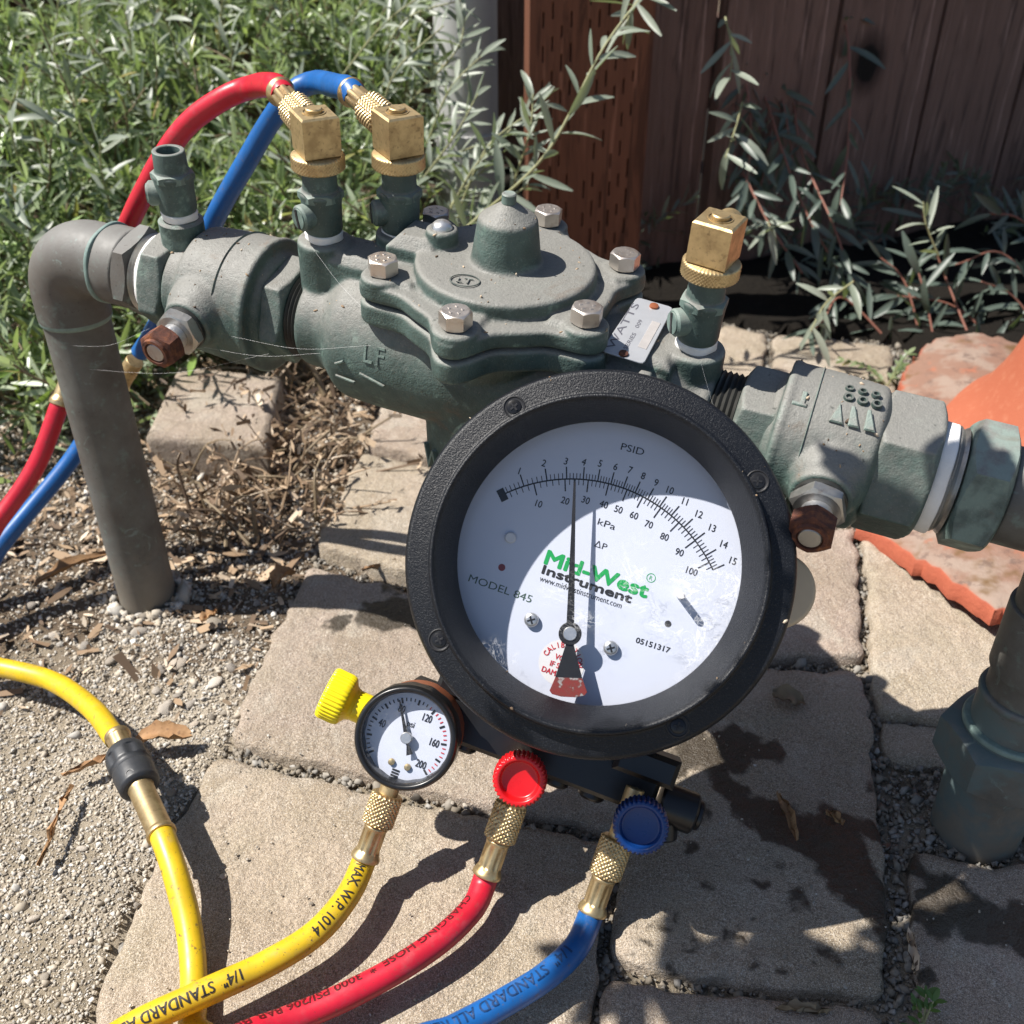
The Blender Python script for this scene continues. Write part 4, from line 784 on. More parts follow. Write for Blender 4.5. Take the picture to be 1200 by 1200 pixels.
for (x, y) in ((xr, yr), (xb, yb)): m = MB(); hexp(m, .0125, 0, .020, frame((x, y, -.040), (0, 0, 1)), .0006); m.obj('valve_stem', MAT['brass'], mani, 30)
sgx, sgy = gp(475, 865, -.012); xy_, yy_ = gp(398, 819, -.030)
KM = frame((xy_ - .0075, yy_, -.030), (-1, .10, .12), (0, 0, 1)); knob('valve_knob', MAT['knob_y'], KM, 31 * .402 / FPX, 'yellow ribbed knob beside the small dial')
m = MB(); cyl(m, .0066, -.036, -.010, KM, 28, .0006); m.obj('knob_stem', MAT['knob_y'], kit)
# --- small pressure dial
rs = 63 * .384 / FPX; F = Matrix.Translation((sgx, sgy, 0)); m = MB()
lathe(m, fil([(0, -.042), (rs * .90, -.042), (rs * .95, -.038), (rs * .95, -.020)], .0015), F, 64); m.obj('small_gauge_case', MAT['orange_cap'], kit)
m = MB(); lathe(m, fil([(rs * .84, -.0175), (rs * .845, -.0115), (rs * .89, -.0098), (rs * .955, -.0098), (rs, -.0118), (rs, -.0215), (rs * .93, -.0225)], .0006)[::-1], F, 96, lambda t, i, z: .00018 * math.sin(80 * t) if z < -.0125 and z > -.022 else 0); sr = m.obj('small_gauge_ring', MAT['black'], kit, 30); sr['label'] = 'black ring of the small dial'
m = MB(); lathe(m, [(rs * .86, -.0172), (rs * .86, -.0168), (0, -.0168)], F, 64); sd = m.obj('small_dial', MAT['dial'], kit)
ps = lambda px, py: gp(px, py, -.0168); ks = (GD + .0168) / FPX; sc_ = np.array(ps(475.5, 866)); zt2 = -.0166
def spol(r, deg): a = R(deg); return (sc_[0] + r * math.sin(a), sc_[1] + r * math.cos(a))
m = MB(); m2 = MB()
for k in range(0, 41):
    a = -130 + 260 * k / 40; big = k % 4 == 0; stroke(m if (k <= 22 or big) else m2, spol(48 * ks, a), spol((41.5 if big else 44) * ks, a), (2.4 if big else 1.3) * ks, zt2)
for s_, px, py in (('40', 446.5, 848), ('80', 470, 831), ('120', 500.5, 841.5), ('160', 509, 870), ('200', 493, 895)): text(m, s_, 9.4 * ks, zt2, c=ps(px, py), asp=.66, bold=.16 * ks)
text(m, 'psi', 7.5 * ks, zt2, c=ps(481, 848.5), asp=.85, bold=.08 * ks)
x, y = ps(462, 906)
for q in range(3): box(m, (x, y + (q - 1) * 3.4 * ks, zt2), (9 * ks, 2.3 * ks, .0001), None, .00002)
m.obj('small_scale_print', MAT['ink'], sd, smooth=False); m2.obj('small_scale_print', MAT['ink_r'], sd, smooth=False)
for (px, py) in [(458, 893), (477, 899)]: x, y = ps(px, py); m = MB(); lathe(m, [(.0014, -.0168), (.0013, -.0158), (.0005, -.0155), (0, -.0155)], Matrix.Translation((x, y, 0)), 20); m.obj('dial_rivet', MAT['brass_bright'], sd, 60)
zn2 = -.0150; q0 = np.array(gp(475.5, 865, zn2)); q1 = np.array(gp(467, 821, zn2)); d2 = (q1 - q0) / np.linalg.norm(q1 - q0); n2 = np.array([-d2[1], d2[0]]); k2 = (GD - zn2) / FPX
f2 = lambda a, bb: tuple(q0 + d2 * a * k2 + n2 * bb * k2)
m = MB(); prism(m, [f2(45, .7), f2(45, -.7), f2(0, -2.6), f2(-8, -1.4), f2(-20, -4), f2(-20.5, 4), f2(-8, 1.4), f2(0, 2.6)], zn2 - .0002, zn2 + .0002, .00005); sn = m.obj('small_needle', MAT['needle'], kit, 30)
m = MB(); cyl(m, 7 * k2, zn2 - .0005, zn2 + .0012, Matrix.Translation((*q0, 0)), 24, .0003); m.obj('hub_cap', MAT['chrome'], sn)
m = MB(); lathe(m, [(rs * .87, -.0135), (rs * .86, -.0125), (0, -.0119)], F, 64); m.obj('small_lens', MAT['glass2'], kit, 40)
m = MB(); x, y = gp(899, 690, -.06); lathe(m, fil([(0, -.075), (.014, -.075), (.0165, -.071), (.0165, -.047), (0, -.047)], .002), Matrix.Translation((x, y, 0)), 40); m.obj('rear_cap', MAT['cream'], kit)
LOW = Matrix.Translation((0, 0, GD * 1.004)) @ Matrix.Scale(1.075, 4) @ Matrix.Translation((0, 0, -GD * 1.004))   # the manifold hangs a little further back than the dial
for o in kit.children:
    if o.name.split('.')[0] in ('manifold', 'valve_knob', 'knob_stem', 'small_gauge_case', 'small_gauge_ring', 'small_dial', 'small_needle', 'small_lens'): o.matrix_local = LOW
# ================================================================== hoses
HR = .0056
def gw(x, y, z): return np.array(GM @ LOW @ Vector((x, y, z)))
def fitting(root, base, d, ln_k, ln_f, kn='knurled_collar', fe='hose_ferrule', rk=.0070, rf=.0053, bright=True):
    """brass knurled collar then crimped ferrule, from base along d; returns the ferrule's end"""
    d = Vector(d).normalized(); F = frame(base, d); mt = MAT['brass_bright'] if bright else MAT['brass']
    m = MB(); knurl(m, rk, 0, ln_k, F, n=20, amp=.0007, seg=120); m.obj(kn, mt, root, 60)
    m = MB(); pr = fil([(0, ln_k - .001), (.0046, ln_k - .001), (rf + .0004, ln_k + .0008), (rf, ln_k + .002), (rf, ln_k + ln_f - .0045), (HR + .0012, ln_k + ln_f - .0015), (HR + .0012, ln_k + ln_f), (0, ln_k + ln_f)], .0008)
    lathe(m, pr, F, 56, lambda t, i, z: -rf * .10 * (1 - math.cos(PI / 8) / math.cos((t % (PI / 4)) - PI / 8)) * -6 * .0 - .0007 * abs(math.sin(4 * t)) ** 6 if ln_k + .0022 < z < ln_k + ln_f - .0042 else 0); m.obj(fe, mt, root, 60)
    return Vector(base) + d * (ln_k + ln_f)
def hose_tube(root, pts, mat, name='hose'):
    P = spline(pts, .004); P[2:-2, 2] += .0005 * np.sin(np.arange(len(P) - 4) * .31 + len(P)); m = MB(); tube(m, P, HR * (1 + .012 * np.sin(np.arange(len(P)) * .9) * np.sin(np.arange(len(P)) * .23)), 32); m.obj(name, mat, root, 60); return P
def print_hose(root, P, s, s0, cap, mat, view, asp=.78, phi0=0., off=.0, bold_=.00025):
    seg = np.linalg.norm(np.diff(P, axis=0), axis=1); cs = np.concatenate([[0], np.cumsum(seg)]); T = np.gradient(P, axis=0); T /= np.linalg.norm(T, axis=1)[:, None]; view = np.array(view, float)
    v, f = textmesh(s, off); v = v.copy(); v[:, 0] -= v[:, 0].min(); k = cap / .73; v[:, 0] *= k * asp; v[:, 1] = v[:, 1] * k - cap / 2
    def fn(x, y):
        a = s0 + x; c = np.array([np.interp(a, cs, P[:, i]) for i in range(3)]); t = np.array([np.interp(a, cs, T[:, i]) for i in range(3)]); t /= np.linalg.norm(t)
        q = view - t * (view @ t); q /= np.linalg.norm(q); r = np.cross(q, t); ph = y / HR + phi0; return tuple(c + (HR + .00022) * (q * math.cos(ph) + r * math.sin(ph)))
    tri = [t for q in f for t in [(q[0], q[i], q[i + 1]) for i in range(1, len(q) - 1)]]; P2 = [tuple(p) for p in v]
    for _ in range(2):
        cache = {}; nt_ = []
        def mid(a, b_):
            key = (min(a, b_), max(a, b_))
            if key not in cache: cache[key] = len(P2); P2.append(((P2[a][0] + P2[b_][0]) / 2, (P2[a][1] + P2[b_][1]) / 2))
            return cache[key]
        for a, b_, c in tri: ab, bc, ca_ = mid(a, b_), mid(b_, c), mid(c, a); nt_ += [(a, ab, ca_), (ab, b_, bc), (ca_, bc, c), (ab, bc, ca_)]
        tri = nt_
    m = MB()
    for dx_ in (0, bold_): m.add([fn(x + dx_, y) for x, y in P2], tri)
    m.obj('hose_print', mat, root, smooth=False)
vdir = (0, -.45, .9)
ZF = -.038; dnk = -np.array(gy_)
def kitfit(root, px, py0, z=ZF, lk=.0165, lf=.0165):
    x, _ = gp(px, py0, z); _, y = gp(px, py0, z); b_ = gw(x, y, z)
    m = MB(); cyl(m, .0045, 0, .030, frame(b_ + np.array(gy_) * .024, dnk), 20, .0005); m.obj('fitting_neck', MAT['brass'], root)
    return fitting(root, b_, dnk, lk, lf)
def start(e): return [np.array(e) - dnk * .004, np.array(e) + dnk * .003]
def fall(e, pxs, end):
    n = len(pxs); h0 = max(e.z - .004, .014); return [G(x, y, h0 + (end - h0) * ((k + 1) / n) ** .7) for k, (x, y) in enumerate(pxs)]
# yellow hose: from the small dial, round outside the picture, back through the black coupler
yh = thing('yellow_hose', 'dirty yellow charging hose with a black inline coupler, lying on gravel and pavers', 'hose')
e = kitfit(yh, 454, 930, lk=.0150, lf=.0165)
pts = start(e) + fall(e, [(408, 1050), (370, 1093), (310, 1130), (235, 1166)], .0195) + [G(160, 1201, .0180), G(40, 1262, .018)] + [np.array(p) for p in [(-.27, .165, .014), (-.345, .21, .008), (-.385, .30, .007), (-.365, .39, .008)]] + [G(-40, 779, .009), G(0, 783, .010), G(60, 797, .013), G(108, 831, .020), G(136, 866, .027)]
Py = hose_tube(yh, pts, MAT['hose_y'])
print_hose(yh, Py, 'MAX. W.P. 1014', .009, .0046, MAT['ink_dirty'], vdir, phi0=.1, asp=.86); print_hose(yh, Py, '1/4"  STANDARD ALL REFRIGERANTS', .078, .0046, MAT['ink_dirty'], vdir, phi0=.05, asp=.86)
ca = Vector(G(141, 870, .028)); cb = Vector(G(189, 977, .027)); cdr = (cb - ca).normalized(); CF = frame(ca, cdr); Lc = (cb - ca).length
m = MB(); lathe(m, fil([(0, -.006), (HR + .0008, -.006), (HR + .0008, -.004), (.0058, -.003), (.0058, .012), (0, .012)], .0005), CF, 48, lambda t, i, z: -.0004 * max(0, math.sin(8 * t)) ** 3 if z > -.003 else 0); m.obj('hose_ferrule', MAT['brass_bright'], yh, 60)
m = MB(); q = Lc / .052; lathe(m, fil([(0, .0065), (.0080, .0065), (.0096, .0085), (.0104, .0125), (.0104, .0185), (.0094, .0200), (.0094, .0222), (.0101, .0230), (.0096, .0335), (.0078, .0350), (0, .0350)], .0008), CF, 64, lambda t, i, z: -.0009 * max(0, math.sin(6 * t)) if .0120 < z < .0190 else 0); m.obj('coupler', MAT['black_rubber'], yh, 35)
m = MB(); lathe(m, [(.0016, .0098), (.0016, .0102), (.0022, .0102), (.0022, .0098)], frame(ca + cdr * .028, (0, -.45, .9)), 20); m.obj('coupler_mark', MAT['black_rubber'], yh, 50)
m = MB(); lathe(m, fil([(0, .0345), (.0064, .0345), (.0060, .0365), (.0060, Lc - .002), (HR + .0012, Lc - .0008), (HR + .0012, Lc + .0012), (0, Lc + .0012)], .0005), CF, 48, lambda t, i, z: -.0004 * max(0, math.sin(8 * t)) ** 3 if z > .037 and z < Lc - .003 else 0); m.obj('hose_ferrule', MAT['brass_bright'], yh, 60)
hose_tube(yh, [np.array(cb - cdr * .004), np.array(cb + cdr * .004), G(205, 1022, .023), G(220, 1080, .0145), G(227, 1140, .0075), G(225, 1200, .0062), G(216, 1270, .0062), np.array((-.25, .10, .0062)), np.array((-.33, .0, .0062))], MAT['hose_y'])
# red hose: gauge > outside the picture > brass joint behind the left riser
rh = thing('red_hose', 'long red charging hose running from the gauge\'s middle port to brass joint behind left riser', 'hose')
e = kitfit(rh, 600, 938, lk=.0175, lf=.0170)
jr = [np.array(at(72, 470, .61)), np.array(at(79, 450, .61))]
pts = start(e) + fall(e, [(555, 1063), (520, 1099), (470, 1133), (400, 1169), (330, 1199)], .0135) + [G(220, 1243, .020)] + [np.array(p) for p in [(-.25, .13, .026), (-.40, .15, .018), (-.48, .25, .010), (-.43, .37, .016)]] + [at(-60, 680, .60), at(0, 608, .61), at(44, 542, .612), jr[0] - (jr[1] - jr[0]) * .4, jr[0]]
Pr = hose_tube(rh, pts, MAT['hose_r']); print_hose(rh, Pr, 'CHARGING HOSE  *  3000 PSI/206 BAR BURST', .018, .0040, MAT['ink_dr'], (-.35, -.1, .95), phi0=-.30, asp=1.12)
dj = Vector(jr[1] - jr[0]).normalized(); FJ = frame(Vector(jr[0]) - dj * .003, dj); m = MB(); lathe(m, fil([(0, 0), (HR + .0013, 0), (HR + .0013, .003), (.0056, .006), (.0056, .030), (0, .030)], .0006), FJ, 36); m.obj('hose_ferrule', MAT['brass_bright'], rh, 60)
bh = thing('blue_hose', 'long blue charging hose running from the gauge\'s right port to brass joint behind left riser', 'hose')
e = kitfit(bh, 722, 975, lk=.0180, lf=.0170)
jb = [np.array(at(140, 452, .64)), np.array(at(160, 420, .625))]
pts = start(e) + fall(e, [(675, 1110), (640, 1143), (590, 1175), (535, 1206)], .0135) + [G(430, 1256, .020)] + [np.array(p) for p in [(-.15, .10, .035), (-.40, .09, .034), (-.58, .19, .012), (-.52, .31, .0085), (-.42, .415, .0085)]] + [at(-50, 705, .622), at(0, 641, .63), at(48, 583, .64), at(95, 522, .645), jb[0]]
Pb = hose_tube(bh, pts, MAT['hose_b']); print_hose(bh, Pb, '1/4"  STANDARD ALL REFRIGERANTS', .032, .0048, MAT['ink_db'], vdir, phi0=-.35, asp=.95)
dj = Vector(jb[1] - jb[0]).normalized(); FJ = frame(Vector(jb[0]) - dj * .003, dj); m = MB(); lathe(m, fil([(0, 0), (HR + .0013, 0), (HR + .0013, .003), (.0056, .006), (.0056, .028), (0, .028)], .0006), FJ, 36); m.obj('hose_ferrule', MAT['brass'], bh, 60)
# brass swivel adapters on the test cocks
def adapter(root, s, y, z0, yaw):
    """knurled ring and square elbow on the cock whose boss top is at z0 (local frame of the preventer)"""
    F = AM @ frame((s, y, z0 + .0325), (0, 0, 1)) @ Matrix.Rotation(yaw, 4, 'Z')
    m = MB(); knurl(m, .0116, 0, .0065, F, n=46, amp=.00035, seg=230, ch=.0007); m.obj('knurled_ring', MAT['brass'], root, 60)
    m = MB(); box(m, (0, 0, .0152), (.0164, .0164, .0175), F, .0008); m.obj('elbow_block', MAT['brass'], root, 30)
    m = MB(); cyl(m, .0036, .0237, .0258, F, 24, .0004); lathe(m, [(.0050, .0240), (.0050, .02435), (.0046, .02435)], F, 24); m.obj('swivel_pin', MAT['brass'], root, 40)
    return F
def hose_top(name, label, s, y, z0, yaw, d, mat, pts):
    t = thing(name, label, 'hose'); F = adapter(t, s, y, z0, yaw); c = F @ Vector((0, 0, .0152)); d = (F.to_3x3() @ Vector(d)).normalized()
    m = MB(); cyl(m, .0052, .004, .0125, frame(c, d), 24, .0005); m.obj('fitting_neck', MAT['brass'], t)
    e = fitting(t, c + d * .0115, d, .0165, .0190, rk=.0072); dd = np.array(d)
    hose_tube(t, [np.array(e) - dd * .004, np.array(e) + dd * .005] + pts, mat); return t
hose_top('red_hose', 'red hose arching from the first brass elbow down behind the bronze valve', .164, 0, .0428, R(50), (0, 1, .06), MAT['hose_r'], [at(296, 101, .487), at(262, 114, .494), at(222, 145, .504), at(188, 190, .518), at(163, 235, .536), at(140, 290, .560), at(118, 350, .59), at(96, 415, .605), jr[1] + (jr[1] - jr[0]) * .3])
hose_top('blue_hose', 'blue hose arching from the second brass elbow down behind the red hose', .1955, .015, .0440, R(54), (0, 1, .06), MAT['hose_b'], [at(372, 97, .496), at(343, 110, .503), at(314, 146, .514), at(285, 195, .527), at(262, 237, .541), at(238, 285, .56), at(205, 345, .59), at(178, 392, .61), jb[1] + (jb[1] - jb[0]) * .2])
ad = thing('brass_adapter', 'brass elbow adapter without a hose screwed on the test cock beside the nameplate', 'adapter'); F = adapter(ad, .3405, 0, .0333, R(-9))
m = MB(); d = (F.to_3x3() @ Vector((0, 1, 0))).normalized(); c = F @ Vector((0, 0, .0175)); lathe(m, fil([(0, .004), (.0058, .004), (.0058, .0135), (.0048, .0148), (0, .0148)], .0008), frame(c, d), 28); m.obj('flare_port', MAT['brass'], ad, 40)
# ================================================================== fence, pipe, terracotta, block
FA = R(23); fd = Vector((math.cos(FA), math.sin(FA), 0)); fn_ = Vector((fd.y, -fd.x, 0)); FO = Vector((.307, 1.16, 0))
def fpt(t, off=0., z=0.): return FO + fd * t + fn_ * off + Vector((0, 0, z))
def fhit(px, off=0.):                                           # distance along the fence seen at a column of the photograph
    best = min((abs((lambda q: 600 + FPX * q[0] / ((q[1]) * cF[1] - .25 * cF[2] * 0 + (.2) * .552))(fpt(t / 1000, off)) - px), t / 1000) for t in range(-1600, 2500, 2)); return best[1]
def fM(t, off): M = Matrix((fd, -fn_, Vector((0, 0, 1)))).transposed().to_4x4(); M.translation = fpt(t, off); return M
bed = [G(*p) for p in [(620, 395), (842, 375), (905, 388), (1050, 398), (1080, 430), (1500, 470)]]; bedp = [tuple(p[:2]) for p in bed] + [(2.2, .9), (2.2, 2.4), (-.02, 2.0), (-.02, 1.02)]
bx, by = np.meshgrid(np.arange(-.1, 2.3, .02), np.arange(.6, 2.4, .02)); ins_ = inpoly(bedp, bx, by); bz = np.where(ins_, .004 + .02 * vnoise(bx, by, .09, 31) + .008 * vnoise(bx, by, .03, 32), -.03); bi = np.arange(bx.size).reshape(bx.shape)
bf = np.stack([bi[:-1, :-1], bi[:-1, 1:], bi[1:, 1:], bi[1:, :-1]], -1).reshape(-1, 4); ok_ = ins_.ravel()[bf].sum(1) >= 2
tag(npmesh('planting_bed', np.stack([bx, by, bz], -1).reshape(-1, 3), bf[ok_], MAT['bed'], None, True), kind='structure')  # sheet added to blacken the ground where the fence shade falls
fence = thing('wooden_fence', 'dark red-brown plank fence in shade behind the shrubs, with an incised post', 'fence')
MAT['board'] = board_mat(); KNOT = (.047, -.0085, .213 * .75); MAT['knot'] = knot_mat(); MAT['post'] = post_mat()
t = fhit(838); bw = .139; k = 0; t0 = t - 9 * (bw + .0055)
for k in range(8, 22):
    t1 = t0 + k * (bw + .0055); rr = random.Random(k)
    m = MB(); box(m, (bw / 2, 0, .575), (bw, .017, 1.15), ch=.0015); o = m.obj('board', MAT['knot'] if k == 10 else MAT['board'], fence, 25); o.matrix_local = fM(t1, -.012 * (k == 8) + rr.uniform(-.002, .002)) @ Matrix.Rotation(rr.uniform(-.004, .004), 4, 'Y')
m = MB(); box(m, (0, 0, 0), (4., .038, .089)); o = m.obj('rail', MAT['board'], fence, 25); o.matrix_local = fM(t0 + 3.2, -.032) @ Matrix.Translation((0, 0, .95))
m = MB(); box(m, (0, 0, 0), (4., .038, .089)); o = m.obj('rail', MAT['board'], fence, 25); o.matrix_local = fM(t0 + 3.2, -.032) @ Matrix.Translation((0, 0, .22))
lM = Matrix.Translation(Vector((.22, 1.62, 0))) @ Matrix.Rotation(R(185), 4, 'Z')   # the run behind the shrub
for k in range(13):
    m = MB(); box(m, (bw / 2, 0, .55), (bw, .017, 1.10), ch=.0015); o = m.obj('board', MAT['board'], fence, 25); o.matrix_local = lM @ Matrix.Translation((k * (bw + .004), 0, 0))
# post: front face cut with real incisions
pw = .116; PD = .036; pp_ = at(683, 150, 1.045); m = MB(); ht = 1.14
x0, x1 = -pw / 2, pw / 2; cols = 11; cxw = (pw - .022) / cols; dy = 0.
def quad(a, b_, c, d): m.add([a, b_, c, d], [(0, 1, 2, 3)])
xs = x0 + .011 - .003; quad((x0, 0, 0), (xs, 0, 0), (xs, 0, ht), (x0, 0, ht))
for c in range(cols):
    a = xs + c * cxw; s1 = a + cxw * .39; s2 = a + cxw * .61; quad((a, 0, 0), (s1, 0, 0), (s1, 0, ht), (a, 0, ht)); quad((s2, 0, 0), (a + cxw, 0, 0), (a + cxw, 0, ht), (s2, 0, ht))
    z = -.012 + (.0095 * (c % 3) * 1.05); zprev = 0
    while z < .75:
        g0, g1 = max(z + random.uniform(-.002, .002), zprev + .001), z + .016 + random.uniform(-.004, .002); quad((s1, 0, zprev), (s2, 0, zprev), (s2, 0, g0), (s1, 0, g0)); dd = .0035
        if random.random() < .84 and c not in (4,): quad((s1, 0, g0), (s2, 0, g0), (s2, dd, g0 + .003), (s1, dd, g0 + .003)); quad((s1, dd, g1 - .003), (s2, dd, g1 - .003), (s2, 0, g1), (s1, 0, g1)); quad((s1, dd, g0 + .003), (s2, dd, g0 + .003), (s2, dd, g1 - .003), (s1, dd, g1 - .003)); quad((s1, 0, g0), (s1, dd, g0 + .003), (s1, dd, g1 - .003), (s1, 0, g1)); quad((s2, dd, g0 + .003), (s2, 0, g0), (s2, 0, g1), (s2, dd, g1 - .003))
        else: quad((s1, 0, g0), (s2, 0, g0), (s2, 0, g1), (s1, 0, g1))
        zprev = g1; z += .0285
    quad((s1, 0, zprev), (s2, 0, zprev), (s2, 0, ht), (s1, 0, ht))
xe = xs + cols * cxw; quad((xe, 0, 0), (x1 - .004, 0, 0), (x1 - .004, 0, ht), (xe, 0, ht)); quad((x1 - .004, 0, 0), (x1, .004, 0), (x1, .004, ht), (x1 - .004, 0, ht)); quad((x1, .004, 0), (x1, PD, 0), (x1, PD, ht), (x1, .004, ht)); quad((x0, PD, 0), (x0, 0, 0), (x0, 0, ht), (x0, PD, ht)); quad((x1, PD, 0), (x0, PD, 0), (x0, PD, ht), (x1, PD, ht)); quad((x0, 0, ht), (x1, 0, ht), (x1, PD, ht), (x0, PD, ht))
o = m.obj('post', MAT['post'], fence, 20, smooth=False); o.matrix_local = Matrix.Translation((.0735, .985, 0)) @ Matrix.Rotation(R(7), 4, 'Z')
wp = thing('white_pipe', 'pale grey plastic drain pipe standing upright behind the shrub beside the fence post', 'pipe'); m = MB()
pb = at(547, 100, 1.03); cyl(m, .0325, 0, 1.6, Matrix.Translation((pb[0], pb[1], -.01)), 40, .001); m.obj('pipe', MAT['pvc'], wp); m = MB(); lathe(m, fil([(.03, .10), (.037, .10), (.037, .16), (.03, .16)], .001), Matrix.Translation((pb[0], pb[1], 0)), 40); m.obj('pipe_coupling', MAT['pvc'], wp)
# loose stone block behind the left riser
blk = [G(*p) for p in [(178, 548), (318, 560), (335, 476), (215, 462)]]; m = MB(); prism(m, [tuple(p[:2]) for p in blk], -.01, .030, .004); rb = remesh(m, 'stone_block', MAT['paver'], None, .0025, 1); tag(rb, 'rough stone block half buried under dead stems behind left riser', 'stone')
# terracotta: a curved tile lying under the right-hand pipe and an upturned pot on it
tl = [(1008, 612, .010), (1022, 555, .012), (1047, 467, .016), (1060, 440, .018), (1074, 416, .022), (1093, 399, .026), (1120, 391, .030), (1152, 391, .030), (1185, 400, .028), (1290, 430, .022), (1400, 560, .020), (1330, 690, .022), (1200, 727, .022), (1180, 717, .022), (1150, 704, .021), (1100, 672, .019), (1050, 638, .014)]
P3 = np.array([G(px, py, h) for px, py, h in tl]); P3 = np.vstack([np.linspace(P3[i], P3[(i + 1) % len(P3)], 7)[:-1] for i in range(len(P3))]); jit = np.array([vnoise(np.array([p[0]]), np.array([p[1]]), .007, 9)[0] for p in P3]); P3[:, :2] += (P3[:, :2] - P3[:, :2].mean(0)) / np.linalg.norm(P3[:, :2] - P3[:, :2].mean(0), axis=1)[:, None] * (jit * .013)[:, None]
cen = P3.mean(0); vs = []; fs = []; nP = len(P3)
rings = [(1., -.012), (1.0, 0.), (.99, .0012), (.95, .0025), (.8, .005), (.55, .008), (.25, .009)]
for s_, dz in rings:
    for p in P3: q = cen + (p - cen) * s_; vs.append((q[0], q[1], q[2] + dz))
for r_ in range(len(rings) - 1):
    for k in range(nP): k2 = (k + 1) % nP; fs.append((r_ * nP + k, r_ * nP + k2, (r_ + 1) * nP + k2, (r_ + 1) * nP + k))
fs.append(tuple(range((len(rings) - 1) * nP, len(rings) * nP))); fs.append(tuple(range(nP))[::-1])
a2 = sum(P3[i - 1][0] * P3[i][1] - P3[i][0] * P3[i - 1][1] for i in range(nP))
if a2 < 0: fs = [f[::-1] for f in fs]
m = MB(); m.add(vs, fs); tt = m.obj('terracotta_tile', MAT['terra_dirty'], None, 60); tag(tt, 'curved terracotta tile with chipped edge and moss stains, lying under the pipe at right', 'tile')
m = MB(); po = Vector((.480, .660, .026)); lathe(m, fil([(.148, 0), (.136, .002), (.118, .018), (.104, .045), (.070, .16), (.066, .19), (0, .19)], .012), Matrix.Translation(po), 96); lathe(m, [(.148, 0), (.135, -.004), (.12, 0)], Matrix.Translation(po), 96); pot = m.obj('terracotta_pot', MAT['terra'], None, 50); tag(pot, 'smooth bright orange upturned clay pot at the right edge, behind the pipe union', 'pot')
# ================================================================== plants
def leafmesh(L=1., wd=.13, fold=.25, bend=.12, n=5):
    vs = []; fs = []
    for i in range(n):
        t = i / (n - 1); wv = wd * (math.sin(PI * min(1, t * .94 + .03)) ** .7) * .5 + (.006 if i in (0,) else 0); z = -bend * t * t + .04 * t
        vs += [(t * L, -wv, z + wv * fold), (t * L, 0, z), (t * L, wv, z + wv * fold)]
    for i in range(n - 1):
        a = i * 3; fs += [(a, a + 3, a + 4, a + 1), (a + 1, a + 4, a + 5, a + 2)]
    return np.array(vs), fs
def basis(d, up):
    """columns: x along d, z near up; arrays"""
    d = d / np.linalg.norm(d, axis=1)[:, None]; y = np.cross(up, d); nrm = np.linalg.norm(y, axis=1)[:, None]; y = np.where(nrm > 1e-4, y / np.maximum(nrm, 1e-6), np.array([[0, 1., 0]])); z = np.cross(d, y); return np.stack([d, y, z], -1)
def sprigs(base, dirs, lens, nleaf, lsize, r, droop=.3, spread=(.6, 1.2)):
    """leaf positions, directions, ups, sizes and stem polylines for many sprigs"""
    pos = []; dr = []; up = []; sz = []; st = []
    for b_, d, l in zip(base, dirs, lens):
        d = d / np.linalg.norm(d); k = 7; pts = [b_]; dd = d.copy()
        for _ in range(k): dd = dd + np.array([r.normal(0, .10), r.normal(0, .10), -droop / k + r.normal(0, .06)]); dd /= np.linalg.norm(dd); pts.append(pts[-1] + dd * l / k)
        pts = np.array(pts); st.append(pts); a = r.uniform(0, 6)
        for i in range(nleaf):
            t = (i + .5) / nleaf * k; i0 = min(int(t), k - 1); f_ = t - i0; p = pts[i0] * (1 - f_) + pts[i0 + 1] * f_; ax = pts[i0 + 1] - pts[i0]; ax /= np.linalg.norm(ax)
            n1 = np.cross(ax, [0.3, .2, 1]); n1 /= np.linalg.norm(n1) + 1e-9; n2 = np.cross(ax, n1); a += PI + (PI / 2 if i % 2 else 0) + r.normal(0, .3); rad = n1 * math.cos(a) + n2 * math.sin(a); an = r.uniform(*spread) * (1 - .45 * i / nleaf)
            pos.append(p); dr.append(ax * math.cos(an) + rad * math.sin(an)); up.append(ax * math.sin(an) - rad * math.cos(an) + np.array([0, 0, .3]) if False else ax * .8 + np.array([0, 0, .6]) + r.normal(0, .35, 3)); sz.append(lsize * r.uniform(.5, 1.5) * (1 - .35 * i / nleaf))
    return np.array(pos), np.array(dr), np.array(up), np.array(sz), st
def stems_mesh(st, r0, r1, seg=5):
    m = MB()
    for pts in st: tube(m, pts, np.linspace(r0, r1, len(pts)), seg, caps=False)
    return m
r = np.random.default_rng(11)
LV, LF = leafmesh(wd=.165, n=4); LV5, LF5 = leafmesh(wd=.17, n=6, fold=.35)
def clearof(p):                                                 # keep the shrub off the pipework and hoses
    q = AI @ Vector(p); d = math.hypot(q.y, q.z - .03)
    if -.06 < q.x < .52 and q.y < .085: return False
    if p[1] < .60 and p[0] > -.36: return False
    return True
def silh(p):                                                    # rough outline of the shrub as it stands: right side and foot
    if p[2] < .16 and p[0] > -.20 : return False
    if p[2] < .10 and p[0] > -.29: return False
    return p[0] < -.10 + (.07 if p[2] < .27 else 0) + .035 * math.sin(p[2] * 60 + p[1] * 40)
bushroot = Vector((-.40, 1.10, 0)); bush = thing('shrub', 'dense silver-green narrow-leaved shrub filling the corner behind left riser', 'shrub', Matrix.Translation(bushroot))
def zsurf(x, y): return np.minimum(.02 + .40 * (y - .60), .36) + .05 * vnoise(np.atleast_1d(x), np.atleast_1d(y), .16, 41)[0] + .05 * vnoise(np.atleast_1d(x), np.atleast_1d(y), .07, 42)[0]
def surfhit(px, py):
    q = ray(px, py)
    for k in range(200):
        p = cC + q * (.55 + k * .006)
        if p[2] < zsurf(p[0], p[1]): return p
    return p
B = []; D = []; Ls = []
